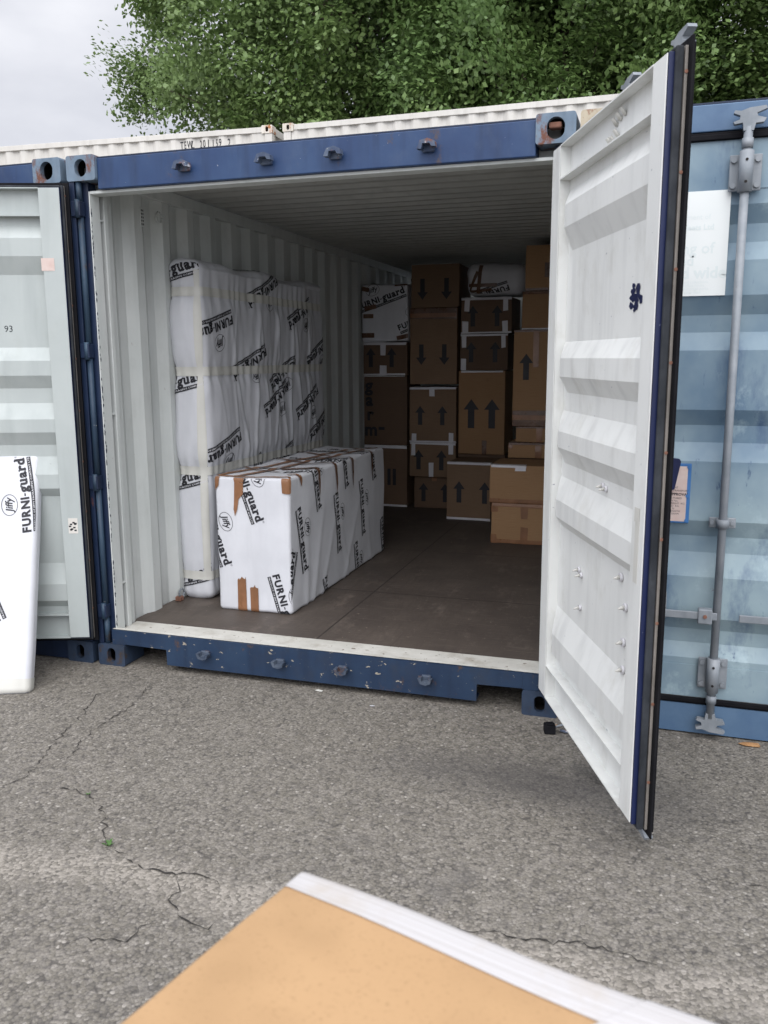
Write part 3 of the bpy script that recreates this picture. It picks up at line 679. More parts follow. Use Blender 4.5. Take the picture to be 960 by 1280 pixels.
# details on the left door (inner face looks along +y in its frame; x mirrored on screen)
mb = MB(); mb.box(.045, .108, .0003, .0012, 2.045, 2.105, M['paper_pink']); mb.build('tape', dL)
mb = MB(); mb.box(.020, .068, .0003, .0012, .735, .815, M['white_cont'])
for k in range(9):
    x, z = .024+rnd.random()*.034, .74+rnd.random()*.06; mb.box(x, x+.012, .0013, .0017, z, z+.008, M['ink'] if k % 2 else M['rubber_grey'])
mb.build('sticker', dL)
t = text2d('93', .045, 0, 0, 2); mb = MB(); mb.tris([(.330-x, -.0435, 1.755+y) for x, y in t[0]], t[1], M['rubber_grey']); mb.build('chalk_number', dL)
# notice and data plate on the closed container's door (outer face looks along -y)
def flat_text(mb, body, size, x, y, z, m, bold=0):
    t = text2d(body, size, bold, 0, 2); mb.tris([(x+a, y, z+b) for a, b in t[0]], t[1], m)
yo = -.0545-.0105
mb = MB(); mb.box(.195, .521, -.0568, -.0538, 1.856, 2.256, M['paper'])
yt = -.0572
flat_text(mb, 'The leasing', .030, .23, yt, 2.19, M['ink_faint']); flat_text(mb, 'and management of', .028, .23, yt, 2.15, M['ink_faint']); flat_text(mb, 'container fleets Ltd', .030, .23, yt, 2.11, M['ink_faint'], .001); flat_text(mb, 'since 1974', .026, .23, yt, 2.075, M['ink_faint'])
flat_text(mb, 'Leasing of', .060, .23, yt, 2.02, M['ink_faint'], .001); flat_text(mb, 'used', .058, .29, yt, 1.975, M['ink_faint'], .001); flat_text(mb, 'World wide', .062, .215, yt, 1.925, M['ink_faint'], .002)
for k in range(4): flat_text(mb, ('enquiries and collections', 'telephone office hours', 'depots and storage parks', 'rental and sales desk')[k], .0155, .30, yt, 1.905-k*.013, M['ink_faint'])
mb.build('notice', dC)
mb = MB(); px0, px1, pz0, pz1 = .22, .435, .928, 1.180
mb.box(px0, px1, -.0588, -.0538, pz0, pz1, M['label_blue'], .003); mb.box(px0+.012, px1-.014, -.0602, -.0590, pz0+.008, pz1-.012, M['paper_pink'])
for zz in (pz0+.012, (pz0+pz1)/2-.01, pz1-.014): mb.cyl((px1-.010, -.0585, zz), (px1-.010, -.0625, zz), .008, M['label_blue'], 8)
flat_text(mb, 'CSC SAFETY APPROVAL', .016, .26, -.0606, 1.045, M['ink'], .0005)
for k in range(9): flat_text(mb, ('DATE MANUFACTURED', 'IDENTIFICATION No.', 'MAX. GROSS WEIGHT  KG', 'STACKING LOAD  KG', 'RACKING TEST  N', 'END WALL STRENGTH', 'MAINTENANCE EXAM', 'OWNER', 'TYPE  1CC')[k], .011, .285, -.0606, 1.03-.011*k, M['rubber_grey'])
flat_text(mb, 'TIMBER TREATMENT', .011, .285, -.0606, 1.075, M['rubber_grey']); flat_text(mb, 'APPROVED FOR TRANSPORT', .011, .285, -.0606, 1.062, M['rubber_grey'])
mb.build('data_plate', dC)
mb = MB(); mb.prism([(.30, 1.21), (.385, 1.20), (.392, 1.19), (.372, 1.075), (.36, 1.07), (.30, 1.085)], 'y', -.085, -.0612, M['navy']); mb.build('document_pouch', dC)
# small lashing ring and vent on the inner left wall
mb = MB(); mb.box(.071, .076, .50, .535, 2.33, 2.43, M['grey_in'], .002)
for j in range(5):
    for i in range(2): mb.box(.0763, .0769, .506+i*.014, .514+i*.014, 2.338+j*.018, 2.348+j*.018, M['void'])
mb.build('vent', contA)
mb = MB()
for k in range(10):
    a0, a1 = 2*math.pi*k/10, 2*math.pi*(k+1)/10; mb.cyl((.09, .66+.028*math.cos(a0), 2.40+.028*math.sin(a0)), (.09, .66+.028*math.cos(a1), 2.40+.028*math.sin(a1)), .005, M['grey_in'], 8)
mb.build('lashing_ring', contA)
mb = MB()
for k in range(10):
    a0, a1 = 2*math.pi*k/10, 2*math.pi*(k+1)/10; mb.cyl((.095, .70+.03*math.cos(a0), .215+.026*math.sin(a0)), (.095, .70+.03*math.cos(a1), .215+.026*math.sin(a1)), .006, M['galv'], 8)
mb.box(.072, .11, .66, .70, .172, .20, M['red_rust'], .004)
mb.build('lashing_ring', contA)

mb = MB(); rnd = random.Random(21)
for k in range(110):
    z = rnd.uniform(.2, 2.40); yy = .037+abs(rnd.gauss(0, .004)); q = rnd.uniform(.002, .007)
    mb.tris([(.0946+k*.000004, yy+q*rnd.uniform(.4, 1)*math.cos(a), z+q*rnd.uniform(.8, 2.4)*math.sin(a)) for a in [j*math.pi/3 for j in range(6)]], [tuple(range(6))], M['blue_dark'])
mb.build('paint_chips', contA)
# ---- white containers, side-on and stacked two high behind
def make_white(cx0, z, label, text=None, CL=CL):
    r = empty('shipping_container', (cx0, 9.2, z)); tag(r, label, 'container', 'white containers stacked behind')
    D = CW
    for x in (0, CL-.178):
        for y in (0, D-.162):
            for zz in (0, CH-.118):
                casting(x, y, zz, M['casting_white'], (.05, .075), lx=.178, ly=.162, face=-1 if y == 0 else 1).build('corner_casting', r)
    mb = MB()
    for x in (.01, CL-.13): 
        for y in (.01, D-.13): mb.box(x, x+.12, y, y+.12, .1185, CH-.1185, M['white_cont'], .006)
    for y in (.015, D-.075):
        mb.box(.179, CL-.179, y, y+.06, CH-.10, CH-.02, M['white_cont'], .004); mb.box(.179, CL-.179, y, y+.06, .01, .15, M['white_cont'], .004)
    for x in (.015, CL-.075):
        mb.box(x, x+.06, .163, D-.163, CH-.12, CH-.01, M['white_cont'], .004); mb.box(x, x+.06, .163, D-.163, .01, .15, M['white_cont'], .004)
    mb.build('frame', r)
    P = corrugate(CL-.27, start=.05)
    for y, sg in ((.03, 1), (D-.03, -1)):
        mb = MB(); mb.sheet([[(.135+t, y+sg*o, .14), (.135+t, y+sg*o, CH-.09)] for t, o in P], M['white_cont'])
        if text and sg > 0:
            x = 4.46
            for ch in text:
                if ch != ' ':
                    tt = text2d(ch, .165, .002, 0, 2); e = ext(tt[0]); dx = x-e[0]
                    # characters painted on the corrugated side follow its steps
                    V = [];
                    for a, b in tt[0]:
                        X = a*.58+x; yy = 0
                        for k in range(len(P)-1):
                            if P[k][0] <= X-.135 <= P[k+1][0]:
                                u = (X-.135-P[k][0])/(P[k+1][0]-P[k][0]); yy = P[k][1]+(P[k+1][1]-P[k][1])*u
                        V.append((X, y+yy-.004, 2.335+b))
                    mb.tris(V, tt[1], M['ink'])
                x += .0685
        mb.build('side_wall', r)
    P = corrugate(D-.27, start=.04)
    for x, sg in ((.03, 1), (CL-.03, -1)):
        mb = MB(); mb.sheet([[(x+sg*o, .135+t, .14), (x+sg*o, .135+t, CH-.10)] for t, o in P], M['white_cont']); mb.build('end_wall', r)
    P = corrugate(CL-.12, pitch=.21, d=.02)
    mb = MB(); mb.sheet([[(.06+t, .06, CH-.035+o*.9), (.06+t, D-.06, CH-.035+o*.9)] for t, o in P], M['white_cont']); mb.build('roof', r)
    mb = MB(); mb.box(.07, CL-.07, .07, D-.07, .12, .16, M['floor']); mb.build('floor', r)
    return r
wl = make_white(-3.115, CH, 'white corrugated container with a painted serial number, upper left of the stack behind', 'TEWL 201159 2')
wr = make_white(-2.94, CH, 'white corrugated container seen right of the gap, above the blue header', CL=5.72)
wl2 = make_white(-3.115, 0, 'white container at ground level under the one with the serial number')
make_white(-2.94, 0, 'white container at ground level under the right-hand upper one', CL=5.72)

for o_ in (wl, wl2):
    o_.rotation_euler[2] = R(3.6); o_.location = (-3.115-CL*math.cos(R(3.6)), 9.2-CL*math.sin(R(3.6)), o_.location[2])

# ------------------------------------------------------------------ wrapped goods
def wrapped_mattress():
    x0, y0, z0 = .075, .755, .171; W_, D_, H_ = .215, 1.88, 2.0
    bands = (1.83, 1.375, .79, .15)
    folds = [(.20, -.10, .010, .018), (.36, .12, .014, .022), (.50, -.16, .020, .03), (.66, .10, .032, .030), (.84, -.12, .026, .03), (.97, .08, .034, .028), (1.13, -.20, .026, .03), (1.22, .05, .036, .026), (1.42, -.12, .024, .03), (1.50, .10, .030, .024), (1.64, -.06, .02, .03)]
    def disp(p, n):
        d = 0
        side = max(0, n.x)
        pin = sum(math.exp(-((p.z-b)/.06)**2)*(1 if b > .3 else .35) for b in bands)
        bulge = .028*abs(math.sin(math.pi*(p.z-.13)/.60))*(1-.5*side)*(1 if p.z > .15 else 0)
        d += -.018*min(1, pin)*(1-.45*side)+bulge*.45
        cellz = p.z
        for c, sl, a, wd in folds:
            t = (p.y-c-sl*(cellz-1)-.05*noise.noise(Vector((c*9, cellz*1.6, 1))))/wd
            am = a*(1-.75*min(1, pin))*(.45+.55*abs(noise.noise(Vector((c*5, cellz*1.3, 7))))*2)
            if -1 < t < 1: d += .62*side*am*(((1-abs(t)) if t < 0 else (1-t)**1.6))*min(1, max(0, (1.95-p.z)/.35))
        d += .020*noise.noise(Vector((p.x*5, p.y*3.1, p.z*1.7)))+.0035*noise.noise(Vector((p.x*18, p.y*22, p.z*5)))+.006*(.5-abs(noise.noise(Vector((p.x*9+3, p.y*8, p.z*3.1)))))
        # gathered pleats next to each band
        for b in bands:
            g = math.exp(-((p.z-b)/.10)**2); d += .0035*g*math.sin(p.y*70+6*noise.noise(Vector((p.y*3, b, 0))))*side+.003*g*math.sin(p.x*90)*max(0, -n.y)
        if n.z > .2: d += .03*noise.noise(Vector((p.x*4, p.y*2.6, 3)))-.010*math.sin(p.y*2.3)
        return d
    w_ = Wrap(W_, D_, H_, .050, disp); r = empty('wrapped_mattress', (x0-.008, y0, z0))
    tag(r, 'tall mattress in white printed wrap standing on edge by the left wall', 'mattress')
    mb = MB(); w_.mesh(mb, M['poly'], .013)
    L = lambda f, a, b, c, rot, bend=0: w_.logo(mb, f, a, b, c, rot, bend, .0038, .013)
    cp = .048
    # side face (a = distance back, b = height)
    L('right', .345, 1.70, cp*1.05, 193, -.05); L('right', .345+.06, .985, cp*1.05, 195, -.05)
    L('right', .80, 1.51, cp, 200, -.05); L('right', 1.02, 1.98, cp, 202, -.05); L('right', 1.18, 1.27, cp, 202, -.05)
    L('right', 1.62, 1.86, cp, 202, -.05); L('right', 1.30, 1.44, cp, 203, -.05); L('right', 1.72, 1.22, cp, 203, -.05)
    L('right', .73, .80, cp, 214, -.05); L('right', .60, .28, cp, 200, -.05)
    L('right', 1.95, 1.60, cp, 203, 0); L('right', 1.95, 1.05, cp, 203, 0); L('right', 1.25, .84, cp, 203, 0)
    # narrow front face
    L('front', -.20, 1.88, cp, 12, .03); L('front', -.20, 1.235, cp, 13, .03); L('front', -.205, .655, cp, 14, .03); L('front', -.19, .055, cp, 15, .03)
    L('top', .05, .45, cp, 80, 0)
    mb.build('wrap', r)
    for b in bands:
        for f, wdt in (('right', D_), ('front', W_), ('left', D_), ('back', W_)):
            mb = MB() if f == 'right' else mb
            k = .026
            w_.put(mb, poly([(0, b-k), (wdt, b-k*1.1), (wdt, b+k), (0, b+k)]), f, M['cream_tape'], .0054, .013)
        mb.build('tape', r)
    mb = MB(); w_.put(mb, poly([(.16, .15), (.21, .15), (.215, 1.95), (.17, 1.95)]), 'front', M['cream_tape'], .0046, .013); mb.build('tape', r)
wrapped_mattress()

def wrapped_sofa():
    x0, y0, z0 = .405, .60, .171; W_, D_, H_ = .465, 1.745, .79
    def disp(p, n):
        d = .007*noise.noise(Vector((p.x*3, p.y*3, p.z*3+5)))+.0025*(.5-abs(noise.noise(Vector((p.x*9, p.y*6, p.z*5+1)))))+.002*noise.noise(Vector((p.x*14, p.y*9, p.z*5)))
        if n.x > .5:
            for c, sl, a, wd in ((.42, .35, .010, .05), (.62, .5, .010, .04), (1.05, .6, .008, .05), (.25, .1, .008, .05), (1.35, -.3, .007, .05), (.85, -.35, .007, .04)):
                t = (p.y-c-sl*(p.z-.3))/wd
                if -1 < t < 1: d += a*(1-abs(t))**1.5*max(0, 1-p.z/.75)
        if n.z > .5:
            for c in (.4, .78, 1.18, 1.5):
                t = (p.y-c-.15*p.x)/.06; d += .007*max(0, 1-abs(t))
            d -= .010*math.sin(math.pi*min(1, max(0, p.x/W_)))
        if n.y < -.5: d += .002*max(0, 1-abs(p.z-.60)/.006)+.002*max(0, 1-abs(p.z-.475)/.006)
        return d
    w_ = Wrap(W_, D_, H_, .022, disp); r = empty('wrapped_crate', (x0, y0, z0))
    tag(r, 'long white wrapped box with brown tape lying on the container floor', 'wrapped box')
    mb = MB(); w_.mesh(mb, M['poly'], .025)
    L = lambda f, a, b, c, rot, bend=.0: w_.logo(mb, f, a, b, c, rot, bend, .0022, .03)
    c = .0425
    L('front', .125, .905, c, -71, .03); L('front', -.085, .64, c, -71, .03); L('front', .345, .225, c, -73, .03)
    L('right', .11, .60, c, -77, -.03); L('right', .33, .93, c, -76, -.03); L('right', .70, .60, c, -80, -.03); L('right', .50, .10, c, -80, 0)
    L('right', .83, 1.00, c, -78, -.03); L('right', 1.20, .62, c, -82, -.03); L('right', 1.08, .20, c, -80, 0); L('right', 1.42, .98, c, -80, -.03); L('right', 1.66, .27, c, -80, 0)
    L('right', -.07, -.02, c, 70, 0)
    L('top', .06, .42, c, 8); L('top', .06, .92, c, 8); L('top', .30, .30, c, 6); L('top', .30, .78, c, 6); L('top', .02, 1.38, c, 8); L('top', .30, 1.25, c, 6)
    mb.build('wrap', r)
    bt, bd = M['brown_tape'], M['brown_tape_dark']
    def tp(parts, o=.0045):
        mb = MB()
        for f, S2, m_ in parts: w_.put(mb, S2, f, m_, o, .03)
        mb.build('tape', r)
    # long runs over the top
    tp([('top', band((.02, .035), (.28, D_), .035), bt)], .0045); tp([('top', band((.12, .02), (.40, D_), .035), bt)], .0058)
    tp([('top', band((.0, .02), (W_, .025), .022), bt), ('front', poly([(0, .70), (.028, .735), (.034, H_), (0, H_)]), bt), ('front', poly([(W_-.04, .705), (W_, .70), (W_, H_), (W_-.045, H_)]), bt), ('right', poly([(0, .70), (.012, .705), (.016, H_), (0, H_)]), bt)], .0068)
    tp([('front', poly([(.128, .755), (.185, .76), (.188, H_), (.120, H_)]), bt), ('front', poly([(.128, .757), (.183, .757), (.178, .69), (.150, .66), (.140, .60), (.124, .56), (.118, .60)]), bt)], .0052)
    tp([('front', ragged(.125, .183, 0, .20, 1), bt)]); tp([('front', ragged(.208, .258, 0, .155, 4), bt)])
    for i, (y, l, m_) in enumerate(((.14, .07, bt), (.42, .17, bd), (.70, .20, bd), (1.02, .21, bd), (1.42, .20, bd))):
        tp([('top', band((.24 if i else .40, y-.02), (W_, y), .026), m_), ('right', poly([(y-.014, H_), (y+.018, H_-l), (y+.030, H_-l*.5), (y+.022, H_)]), m_)], .0075+.0004*i)
    for i, y in enumerate((.36, .80, 1.2)): tp([('top', band((.0, y), (.27, y-.06), .024), bd)], .0085+.0003*i)
wrapped_sofa()

def leaning_panel():
    """wrapped board leaning back against the open left door"""
    W_, D_, H_ = .95, .085, 1.205
    def disp(p, n):
        d = .006*noise.noise(Vector((p.x*2.5, p.z*2.2, 4)))+.0016*noise.noise(Vector((p.x*10, p.z*8, 2)))
        for c, sl in ((.70, -.42), (.56, -.30)):
            t = (p.x-c-sl*(p.z-.4)*.5)/.06
            if -1 < t < 1 and p.z < .55: d += .006*(1-abs(t))*(1-p.z/.55)
        return d
    w_ = Wrap(W_, D_, H_, .030, disp)
    d = Vector((math.cos(R(-160.4)), math.sin(R(-160.4)), 0)); nrm = Vector((.3355, -.942, 0))
    base = Vector((-.075, .026, 0))+d*(.160+W_)+nrm*.474           # lower left front corner as seen
    lean = math.asin((.474-.092)/1.2)
    X = -d; Z = (Vector((0, 0, 1))*math.cos(lean)-nrm*math.sin(lean)); Y = Z.cross(X)
    mt = Matrix((X, Y, Z)).transposed().to_4x4(); mt.translation = base+Vector((0, 0, .002))
    r = empty('wrapped_board', (0, 0, 0)); r.matrix_world = mt
    tag(r, 'flat white wrapped board leaning on the open left door', 'wrapped board')
    mb = MB(); w_.mesh(mb, M['poly'], .03)
    w_.logo(mb, 'front', W_-.020, .805, .041, 98, .06, .0022, .03); w_.logo(mb, 'front', W_-.155, .36, .041, 115, .0, .0022, .03); w_.logo(mb, 'front', .35, .55, .041, 97, .06, .0022, .03)
    mb.build('wrap', r)
    mb = MB(); w_.put(mb, poly([(0, .0), (W_, .0), (W_, .075), (0, .085)]), 'front', M['cream_tape'], .0025, .03); w_.put(mb, poly([(0, 0), (D_, 0), (D_, .08), (0, .075)]), 'right', M['cream_tape'], .0025, .03)
    mb.build('tape', r)
leaning_panel()

# ------------------------------------------------------------------ cartons
def arrow(h=.185, w_=.10, st=.042, down=False):
    hd = h*.36; s = -1 if down else 1
    V = [(-st/2, -h/2*s), (st/2, -h/2*s), (st/2, (h/2-hd)*s), (w_/2, (h/2-hd)*s), (0, h/2*s), (-w_/2, (h/2-hd)*s), (-st/2, (h/2-hd)*s)]
    return (V, [(0, 1, 2, 6), (3, 4, 5)] if s > 0 else [(0, 6, 2, 1), (5, 4, 3)])
GC = 'cardboard cartons stacked in the container'
def carton(label, x0, x1, y, z0, z1, depth=.5, mat='card', arrows=(), tapes=(), texts=(), yaw=0, cat='cardboard box'):
    z0 += .001; W_, H_ = x1-x0, z1-z0-.003
    seed = x0*13+z0*7
    w_ = Wrap(W_, depth, H_, .006, lambda p, n: .004*noise.noise(Vector((p.x*4+seed, p.y*4, p.z*4)))-(.003 if p.z > H_-.02 and n.z < .5 else 0))
    r = empty('cardboard_box', (x0, y, z0), R(yaw)); tag(r, label, cat, GC)
    mb = MB(); w_.mesh(mb, M[mat], .09)
    for (ax, az, h, dn) in arrows:
        V, F = arrow(h, h*.54, h*.23, dn); w_.put(mb, ([(ax-x0+a, az-z0+b) for a, b in V], F), 'front', M['ink'], .0012, .09)
    for (s_, tx, tz, size, bold) in texts:
        V, F = text2d(s_, size, bold, 0, 3); w_.put(mb, ([(tx-x0+a, tz-z0+b) for a, b in V], F), 'front', M['ink'], .0012, .09)
    mb.build('box_body', r)
    mt = {'w': 'white_tape', 'b': 'brown_tape', 'd': 'brown_tape_dark'}; rnd = random.Random(int(seed*100))
    for i, (k, a0, c0, a1, c1) in enumerate(tapes):   # fractions of the front face
        mb = MB(); j = lambda: rnd.uniform(-.004, .004)
        S2 = poly([(a0*W_+j(), c0*H_+j()), (a1*W_+j(), c0*H_+j()), (a1*W_+j(), c1*H_+j()), (a0*W_+j(), c1*H_+j())])
        w_.put(mb, S2, 'front', M[mt[k]], .0026+.0005*i, .05)
        if c1 >= 1: w_.put(mb, poly([(a0*W_, 0), (a1*W_, 0), (a1*W_, .05), (a0*W_, .045)]), 'top', M[mt[k]], .0026+.0005*i, .05)
        mb.build('tape', r)
    return r
FZ = .17; Y1 = 4.25
wt = ('w', 0, .94, 1, 1.0); wb = ('w', 0, 0, 1, .05)
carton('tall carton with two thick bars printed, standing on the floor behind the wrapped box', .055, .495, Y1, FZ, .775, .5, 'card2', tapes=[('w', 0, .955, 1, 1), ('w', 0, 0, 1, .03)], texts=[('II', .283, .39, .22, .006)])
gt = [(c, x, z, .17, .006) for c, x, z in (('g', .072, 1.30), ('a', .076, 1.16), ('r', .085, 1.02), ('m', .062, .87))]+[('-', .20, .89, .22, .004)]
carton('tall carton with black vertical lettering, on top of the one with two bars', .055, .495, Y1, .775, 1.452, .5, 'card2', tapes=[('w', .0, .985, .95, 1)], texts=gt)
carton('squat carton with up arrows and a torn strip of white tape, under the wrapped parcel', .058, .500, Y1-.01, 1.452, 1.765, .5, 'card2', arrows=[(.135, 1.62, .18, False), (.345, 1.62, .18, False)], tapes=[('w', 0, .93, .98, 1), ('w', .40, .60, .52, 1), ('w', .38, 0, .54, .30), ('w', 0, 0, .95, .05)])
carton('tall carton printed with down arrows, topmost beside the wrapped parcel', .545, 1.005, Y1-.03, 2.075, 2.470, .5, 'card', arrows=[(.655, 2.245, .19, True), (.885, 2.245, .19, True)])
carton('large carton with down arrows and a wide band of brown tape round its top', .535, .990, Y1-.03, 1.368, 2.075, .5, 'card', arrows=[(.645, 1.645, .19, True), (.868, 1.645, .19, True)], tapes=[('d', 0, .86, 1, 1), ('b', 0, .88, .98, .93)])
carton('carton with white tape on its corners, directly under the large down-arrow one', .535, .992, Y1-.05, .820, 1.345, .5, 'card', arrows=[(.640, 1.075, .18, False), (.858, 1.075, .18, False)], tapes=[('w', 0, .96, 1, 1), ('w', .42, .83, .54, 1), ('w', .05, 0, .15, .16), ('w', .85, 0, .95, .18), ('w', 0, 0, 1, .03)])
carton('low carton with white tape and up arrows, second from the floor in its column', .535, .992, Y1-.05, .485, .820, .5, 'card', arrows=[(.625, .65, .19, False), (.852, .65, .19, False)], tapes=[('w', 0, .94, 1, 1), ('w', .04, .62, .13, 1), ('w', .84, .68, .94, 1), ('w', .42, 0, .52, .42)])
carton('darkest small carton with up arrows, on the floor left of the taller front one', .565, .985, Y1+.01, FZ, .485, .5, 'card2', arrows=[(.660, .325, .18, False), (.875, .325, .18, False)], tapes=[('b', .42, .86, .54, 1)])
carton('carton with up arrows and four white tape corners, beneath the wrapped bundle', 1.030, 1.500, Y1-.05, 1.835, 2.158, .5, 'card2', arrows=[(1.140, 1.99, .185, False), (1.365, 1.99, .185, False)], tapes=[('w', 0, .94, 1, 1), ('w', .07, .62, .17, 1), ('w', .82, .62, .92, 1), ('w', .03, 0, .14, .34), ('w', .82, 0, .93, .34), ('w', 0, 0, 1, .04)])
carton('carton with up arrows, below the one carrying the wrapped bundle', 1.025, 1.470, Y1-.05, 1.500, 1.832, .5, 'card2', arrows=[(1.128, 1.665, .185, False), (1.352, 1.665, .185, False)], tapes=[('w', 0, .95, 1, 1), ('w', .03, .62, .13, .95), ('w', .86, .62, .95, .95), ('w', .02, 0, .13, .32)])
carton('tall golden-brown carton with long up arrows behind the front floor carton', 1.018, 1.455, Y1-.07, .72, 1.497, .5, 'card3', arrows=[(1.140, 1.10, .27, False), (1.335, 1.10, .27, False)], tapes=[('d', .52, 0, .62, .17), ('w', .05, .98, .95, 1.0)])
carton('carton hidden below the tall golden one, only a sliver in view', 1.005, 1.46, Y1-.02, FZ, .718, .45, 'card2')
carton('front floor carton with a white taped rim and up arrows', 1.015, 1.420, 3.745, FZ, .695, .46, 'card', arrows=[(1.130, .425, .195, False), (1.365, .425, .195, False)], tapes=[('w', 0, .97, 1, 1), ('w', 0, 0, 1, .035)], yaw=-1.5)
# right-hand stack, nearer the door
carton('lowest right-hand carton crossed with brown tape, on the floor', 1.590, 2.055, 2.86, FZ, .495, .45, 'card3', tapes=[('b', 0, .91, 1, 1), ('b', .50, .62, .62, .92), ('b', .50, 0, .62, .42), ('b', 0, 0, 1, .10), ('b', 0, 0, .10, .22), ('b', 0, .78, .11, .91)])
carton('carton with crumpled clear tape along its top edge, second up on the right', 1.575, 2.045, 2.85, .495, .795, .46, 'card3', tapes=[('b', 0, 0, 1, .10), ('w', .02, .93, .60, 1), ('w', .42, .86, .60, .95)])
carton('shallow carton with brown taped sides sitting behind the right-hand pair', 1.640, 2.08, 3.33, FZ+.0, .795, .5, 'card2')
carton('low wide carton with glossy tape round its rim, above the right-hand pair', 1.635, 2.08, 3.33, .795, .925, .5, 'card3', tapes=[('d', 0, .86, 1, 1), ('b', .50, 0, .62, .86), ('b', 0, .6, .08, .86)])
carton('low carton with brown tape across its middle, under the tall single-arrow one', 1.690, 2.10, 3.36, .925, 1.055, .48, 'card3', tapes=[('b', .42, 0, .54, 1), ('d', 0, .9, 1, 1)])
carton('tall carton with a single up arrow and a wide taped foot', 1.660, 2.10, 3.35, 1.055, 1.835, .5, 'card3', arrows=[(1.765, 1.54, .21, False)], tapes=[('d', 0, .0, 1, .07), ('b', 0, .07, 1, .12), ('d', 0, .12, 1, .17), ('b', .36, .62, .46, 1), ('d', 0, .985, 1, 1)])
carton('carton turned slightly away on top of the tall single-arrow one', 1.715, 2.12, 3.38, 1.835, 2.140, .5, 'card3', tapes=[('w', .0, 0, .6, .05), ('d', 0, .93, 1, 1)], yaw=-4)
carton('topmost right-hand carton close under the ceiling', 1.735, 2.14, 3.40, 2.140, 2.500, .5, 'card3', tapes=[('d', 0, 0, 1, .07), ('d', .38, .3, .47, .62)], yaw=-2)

def parcel(name, label, x0, x1, y, z0, z1, depth, r_, logos, tapes, seed, tilt=0):
    W_, H_ = x1-x0, z1-z0
    w_ = Wrap(W_, depth, H_, r_, lambda p, n: .018*noise.noise(Vector((p.x*4+seed, p.y*4, p.z*4)))+.006*noise.noise(Vector((p.x*13+seed, p.y*9, p.z*11))))
    r = empty(name, (x0, y, z0)); r.rotation_euler = (0, R(tilt), 0); tag(r, label, 'wrapped parcel')
    mb = MB(); w_.mesh(mb, M['poly'], .03)
    for a, b, c, rot in logos: w_.logo(mb, 'front', a, b, c, rot, .03, .003, .03)
    mb.build('wrap', r)
    for i, (p0, p1, wd) in enumerate(tapes):
        mb = MB(); w_.put(mb, band(p0, p1, wd), 'front', M['brown_tape_dark'], .0045+.0006*i, .03); mb.build('tape', r)
parcel('wrapped_parcel', 'white wrapped parcel with strips of brown tape, left end of the rear wall of cartons', .052, .515, Y1-.03, 1.770, 2.300, .45, .020,
       [(-.03, .300, .052, 18), (.375, .10, .05, 22)], [((0, .50), (.08, .48), .04), ((.33, .53), (.47, .535), .04), ((.03, .31), (.15, .33), .04), ((.02, .24), (.12, .24), .04), ((0, .06), (.13, .06), .045), ((.35, .03), (.47, .055), .04)], 3)
parcel('wrapped_bundle', 'soft white wrapped bundle lying crosswise under the ceiling', 1.06, 1.62, Y1-.04, 2.165, 2.465, .42, .10,
       [(.40, .10, .05, 197)], [((.02, .03), (.12, .22), .03), ((.12, 0), (.15, .30), .035), ((0, .10), (.30, .10), .03), ((.0, .03), (.25, .06), .03)], 8)

# near box in the foreground
def near_box():
    c = Vector((2.493, -3.018)); dl = Vector((-.04, -.16)).normalized(); dr = Vector((-dl.y, dl.x))
    W_, D_, H_ = .52, .62, 1.118
    # local x runs along dr, local y runs back along -dl from the far corner
    r = empty('cardboard_box', (c.x+dl.x*D_, c.y+dl.y*D_, 0)); r.rotation_euler = (0, 0, math.atan2(dr.y, dr.x))
    tag(r, 'large clean kraft carton with white tape along its top edge, closest to the camera', 'cardboard box')
    w_ = Wrap(W_, D_, H_, .007, lambda p, n: .004*noise.noise(Vector((p.x*5, p.y*5, p.z*3+2))))
    mb = MB(); w_.mesh(mb, M['card_near'], .04); mb.build('box_body', r)
    mb = MB(); w_.put(mb, poly([(0, D_-.032), (W_, D_-.050), (W_, D_), (0, D_)]), 'top', M['film_tape'], .0012, .03)
    w_.put(mb, poly([(0, H_-.03), (W_, H_-.03), (W_, H_), (0, H_)]), 'back', M['film_tape'], .0012, .03)
    w_.put(mb, poly([(0, H_-.02), (.028, H_-.02), (.028, H_), (0, H_)]), 'left', M['film_tape'], .0012, .03); mb.build('tape', r)
    mb = MB(); w_.put(mb, poly([(.27, D_-.12), (.33, D_-.14), (.40, D_-.0), (.345, D_-.0)]), 'top', M['film_tape'], .0024, .03); mb.build('tape', r)
near_box()

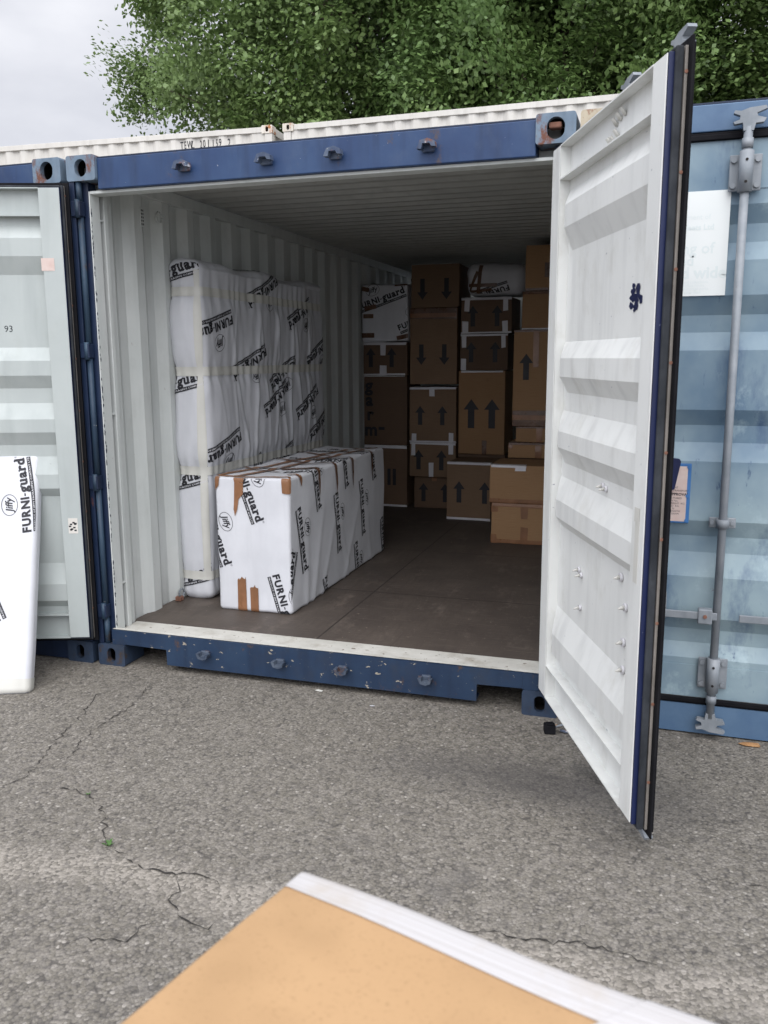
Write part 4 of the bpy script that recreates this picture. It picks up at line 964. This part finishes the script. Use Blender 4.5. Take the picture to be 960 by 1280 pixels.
# ------------------------------------------------------------------ small things on the ground
def litter():
    mb = MB(); mb.box(-.026, .022, -.024, .022, .003, .040, M['rubber'], .003); mb.box(-.018, .014, -.017, .015, .040, .046, M['rubber'], .002); mb.cyl((.022, .0, .028), (.060, .008, .036), .005, M['galv'], 8); mb.cyl((.045, .0, .012), (.075, -.012, .010), .006, M['galv_rust'], 8)
    o = mb.build('plastic_cap', loc=(2.425, -.165, 0)); o.rotation_euler = (0, 0, .25); tag(o, 'small black plastic cap with a bent wire beside the open door', 'plastic cap')
    def scrap(name, loc, size, m_, label, cat, seed):
        rnd = random.Random(seed); mb = MB(); n = 9; top = [(size*rnd.uniform(.5, 1)*math.cos(2*math.pi*k/n), size*.55*rnd.uniform(.5, 1)*math.sin(2*math.pi*k/n)) for k in range(n)]
        c = (0, 0, size*.22); V = [c]+[(x, y, .004+rnd.uniform(0, size*.12)) for x, y in top]+[(x*.9, y*.9, .0036) for x, y in top]+[(0, 0, .0036)]
        F = [(0, 1+k, 1+(k+1) % n) for k in range(n)]+[(1+k, 10+k, 10+(k+1) % n, 1+(k+1) % n) for k in range(n)]+[(19, 10+(k+1) % n, 10+k) for k in range(n)]
        mb.tris(V, F, m_); o = mb.build(name, loc=loc); tag(o, label, cat)
    scrap('paint_flake', (1.285, -.02, 0), .028, M['cream_tape'], 'larger pale flake lying at the foot of the sill', 'debris', 1)
    scrap('paint_flake', (1.59, -.12, 0), .016, M['white_tape'], 'smaller white flake lying out on the asphalt', 'debris', 2)
    scrap('dry_leaf', (3.25, -.045, 0), .055, M['leaf_dry'], 'curled brown dry leaf beside the closed container', 'leaf', 3)
    scrap('dry_leaf', (2.44, -.10, 0), .030, M['leaf_dry'], 'small brown dry leaf by the corner casting', 'leaf', 5)
    for loc, n, h, lab in (((1.115, -1.50, 0), 16, .024, 'larger green weed tuft growing from the crack'), ((.83, -1.225, 0), 9, .013, 'smaller green weed sprout further up the crack')):
        rnd = random.Random(n); mb = MB()
        for k in range(n):
            a = rnd.uniform(0, 6.28); l = h*rnd.uniform(.6, 1.2); c, s_ = math.cos(a), math.sin(a); w2 = h*.11
            mb.tris([(0+s_*w2, -c*w2, .002), (-s_*w2, c*w2, .002), (c*l*.5-s_*w2*1.4, s_*l*.5+c*w2*1.4, l*.6), (c*l*.9, s_*l*.9, l*.75), (c*l*.5+s_*w2*1.4, s_*l*.5-c*w2*1.4, l*.6)], [(0, 1, 2, 3, 4)], M['weed'])
        tag(mb.build('weed', loc=loc, recalc=False), lab, 'weed')
litter()

# ------------------------------------------------------------------ trees
import numpy as np
def tree(loc, rad, zc, rz, nclump, nleaf, mat, label, seed, size=.118):
    rnd = random.Random(seed); rg = np.random.default_rng(seed); r = empty('broadleaf_tree', loc); tag(r, label, 'tree', 'trees beyond the containers')
    clumps = []
    for i in range(nclump):
        while True:
            u = Vector((rnd.uniform(-1, 1), rnd.uniform(-1, 1), rnd.uniform(-1, 1)))
            if .30 < u.length < 1: break
        k = u.length**.5; u = u.normalized()*k
        nn = 1+.26*noise.noise(Vector((u.x*2.2+seed, u.y*2.2, u.z*2.2)))
        clumps.append((Vector((u.x*rad*nn, u.y*rad*nn, zc+u.z*rz*nn)), rnd.uniform(.36, .88), u))
    VV = []
    for c, cr_, u in clumps:
        n = int(nleaf*(cr_/.5)**2)
        d = rg.normal(size=(n, 3))*np.array([1, 1, .62]); d /= np.maximum(.6, np.linalg.norm(d, axis=1))[:, None]; d *= (cr_*rg.uniform(.3, 1.25, n))[:, None]
        # sprays: pull the leaves towards a handful of twig lines
        tw = rg.normal(size=(9, 3)); tw /= np.linalg.norm(tw, axis=1)[:, None]; tw *= cr_*1.1; cb = rg.normal(size=3)*.35; w_ = tw[rg.integers(0, 9, n)]*rg.uniform(.2, 1.1, n)[:, None]
        p = np.array(c)+d*.85+w_*.30
        nr = d/np.maximum(1e-6, np.linalg.norm(d, axis=1))[:, None]*.5+np.array([0, 0, .75])+cb+rg.normal(size=(n, 3))*.42; nr /= np.linalg.norm(nr, axis=1)[:, None]
        q = rg.normal(size=(n, 3)); t = np.cross(nr, q); t /= np.linalg.norm(t, axis=1)[:, None]; b = np.cross(nr, t)
        L = (size*rg.uniform(.55, 1.15, n))[:, None]; w2 = L*.34
        VV.append(np.stack([p-t*L*.5, p+b*w2-nr*L*.06, p+t*L*.5-nr*L*.16, p-b*w2-nr*L*.06], 1).reshape(-1, 3))
    V = np.concatenate(VV).astype(np.float32); nf = len(V)//4
    me = bpy.data.meshes.new('crown'); me.vertices.add(len(V)); me.vertices.foreach_set('co', V.ravel()); me.loops.add(nf*4); me.loops.foreach_set('vertex_index', np.arange(nf*4, dtype=np.int32))
    me.polygons.add(nf); me.polygons.foreach_set('loop_start', np.arange(0, nf*4, 4, dtype=np.int32)); me.materials.append(mat); me.update(calc_edges=True); me.validate()
    o = bpy.data.objects.new('crown', me); COL.objects.link(o); o.parent = r
    mb = MB(); mb.cyl((0, 0, 0), (.1, 0, zc*.55), .26, M['bark'], 12, r2=.18); mb.cyl((.1, 0, zc*.55-.02), (0, .1, zc+rz*.3), .18, M['bark'], 10, r2=.04); mb.build('trunk', r)
    mb = MB()
    for c, cr_, u in rnd.sample(clumps, min(70, len(clumps))):
        z = max(zc*.35, min(c.z-.4*rad*rnd.uniform(.4, 1), zc)); a = Vector((.05, .03, z)); b = a.lerp(c, .55)+Vector((0, 0, .25))
        mb.cyl(a, b, .035, M['bark'], 6, r2=.022); mb.cyl(b, c, .022, M['bark'], 5, r2=.006)
    mb.build('limbs', r)
tree((-4.0, 15.6, 0), 4.75, 8.6, 4.2, 400, 280, M['leaf'], 'broad leafy tree whose ragged edge stands against the open sky on the left', 11)
tree((.6, 15.2, 0), 4.6, 8.4, 4.4, 400, 280, M['leaf2'], 'dense green tree rising above the gap between the white containers', 12)
tree((5.2, 15.8, 0), 4.5, 8.0, 4.4, 380, 280, M['leaf'], 'green tree showing behind the top of the open right-hand door', 13)
tree((9.6, 16.4, 0), 4.4, 8.0, 4.6, 340, 190, M['leaf'], 'shaded green tree at the far right above the faded blue container', 14)
tree((-2.2, 19.0, 0), 5.2, 8.0, 4.6, 330, 150, M['leaf2'], 'darker tree set further back between the left and middle trees', 15, .12)
tree((3.2, 19.5, 0), 5.4, 8.0, 4.6, 330, 150, M['leaf2'], 'darker tree set further back between the middle and right trees', 16, .12)
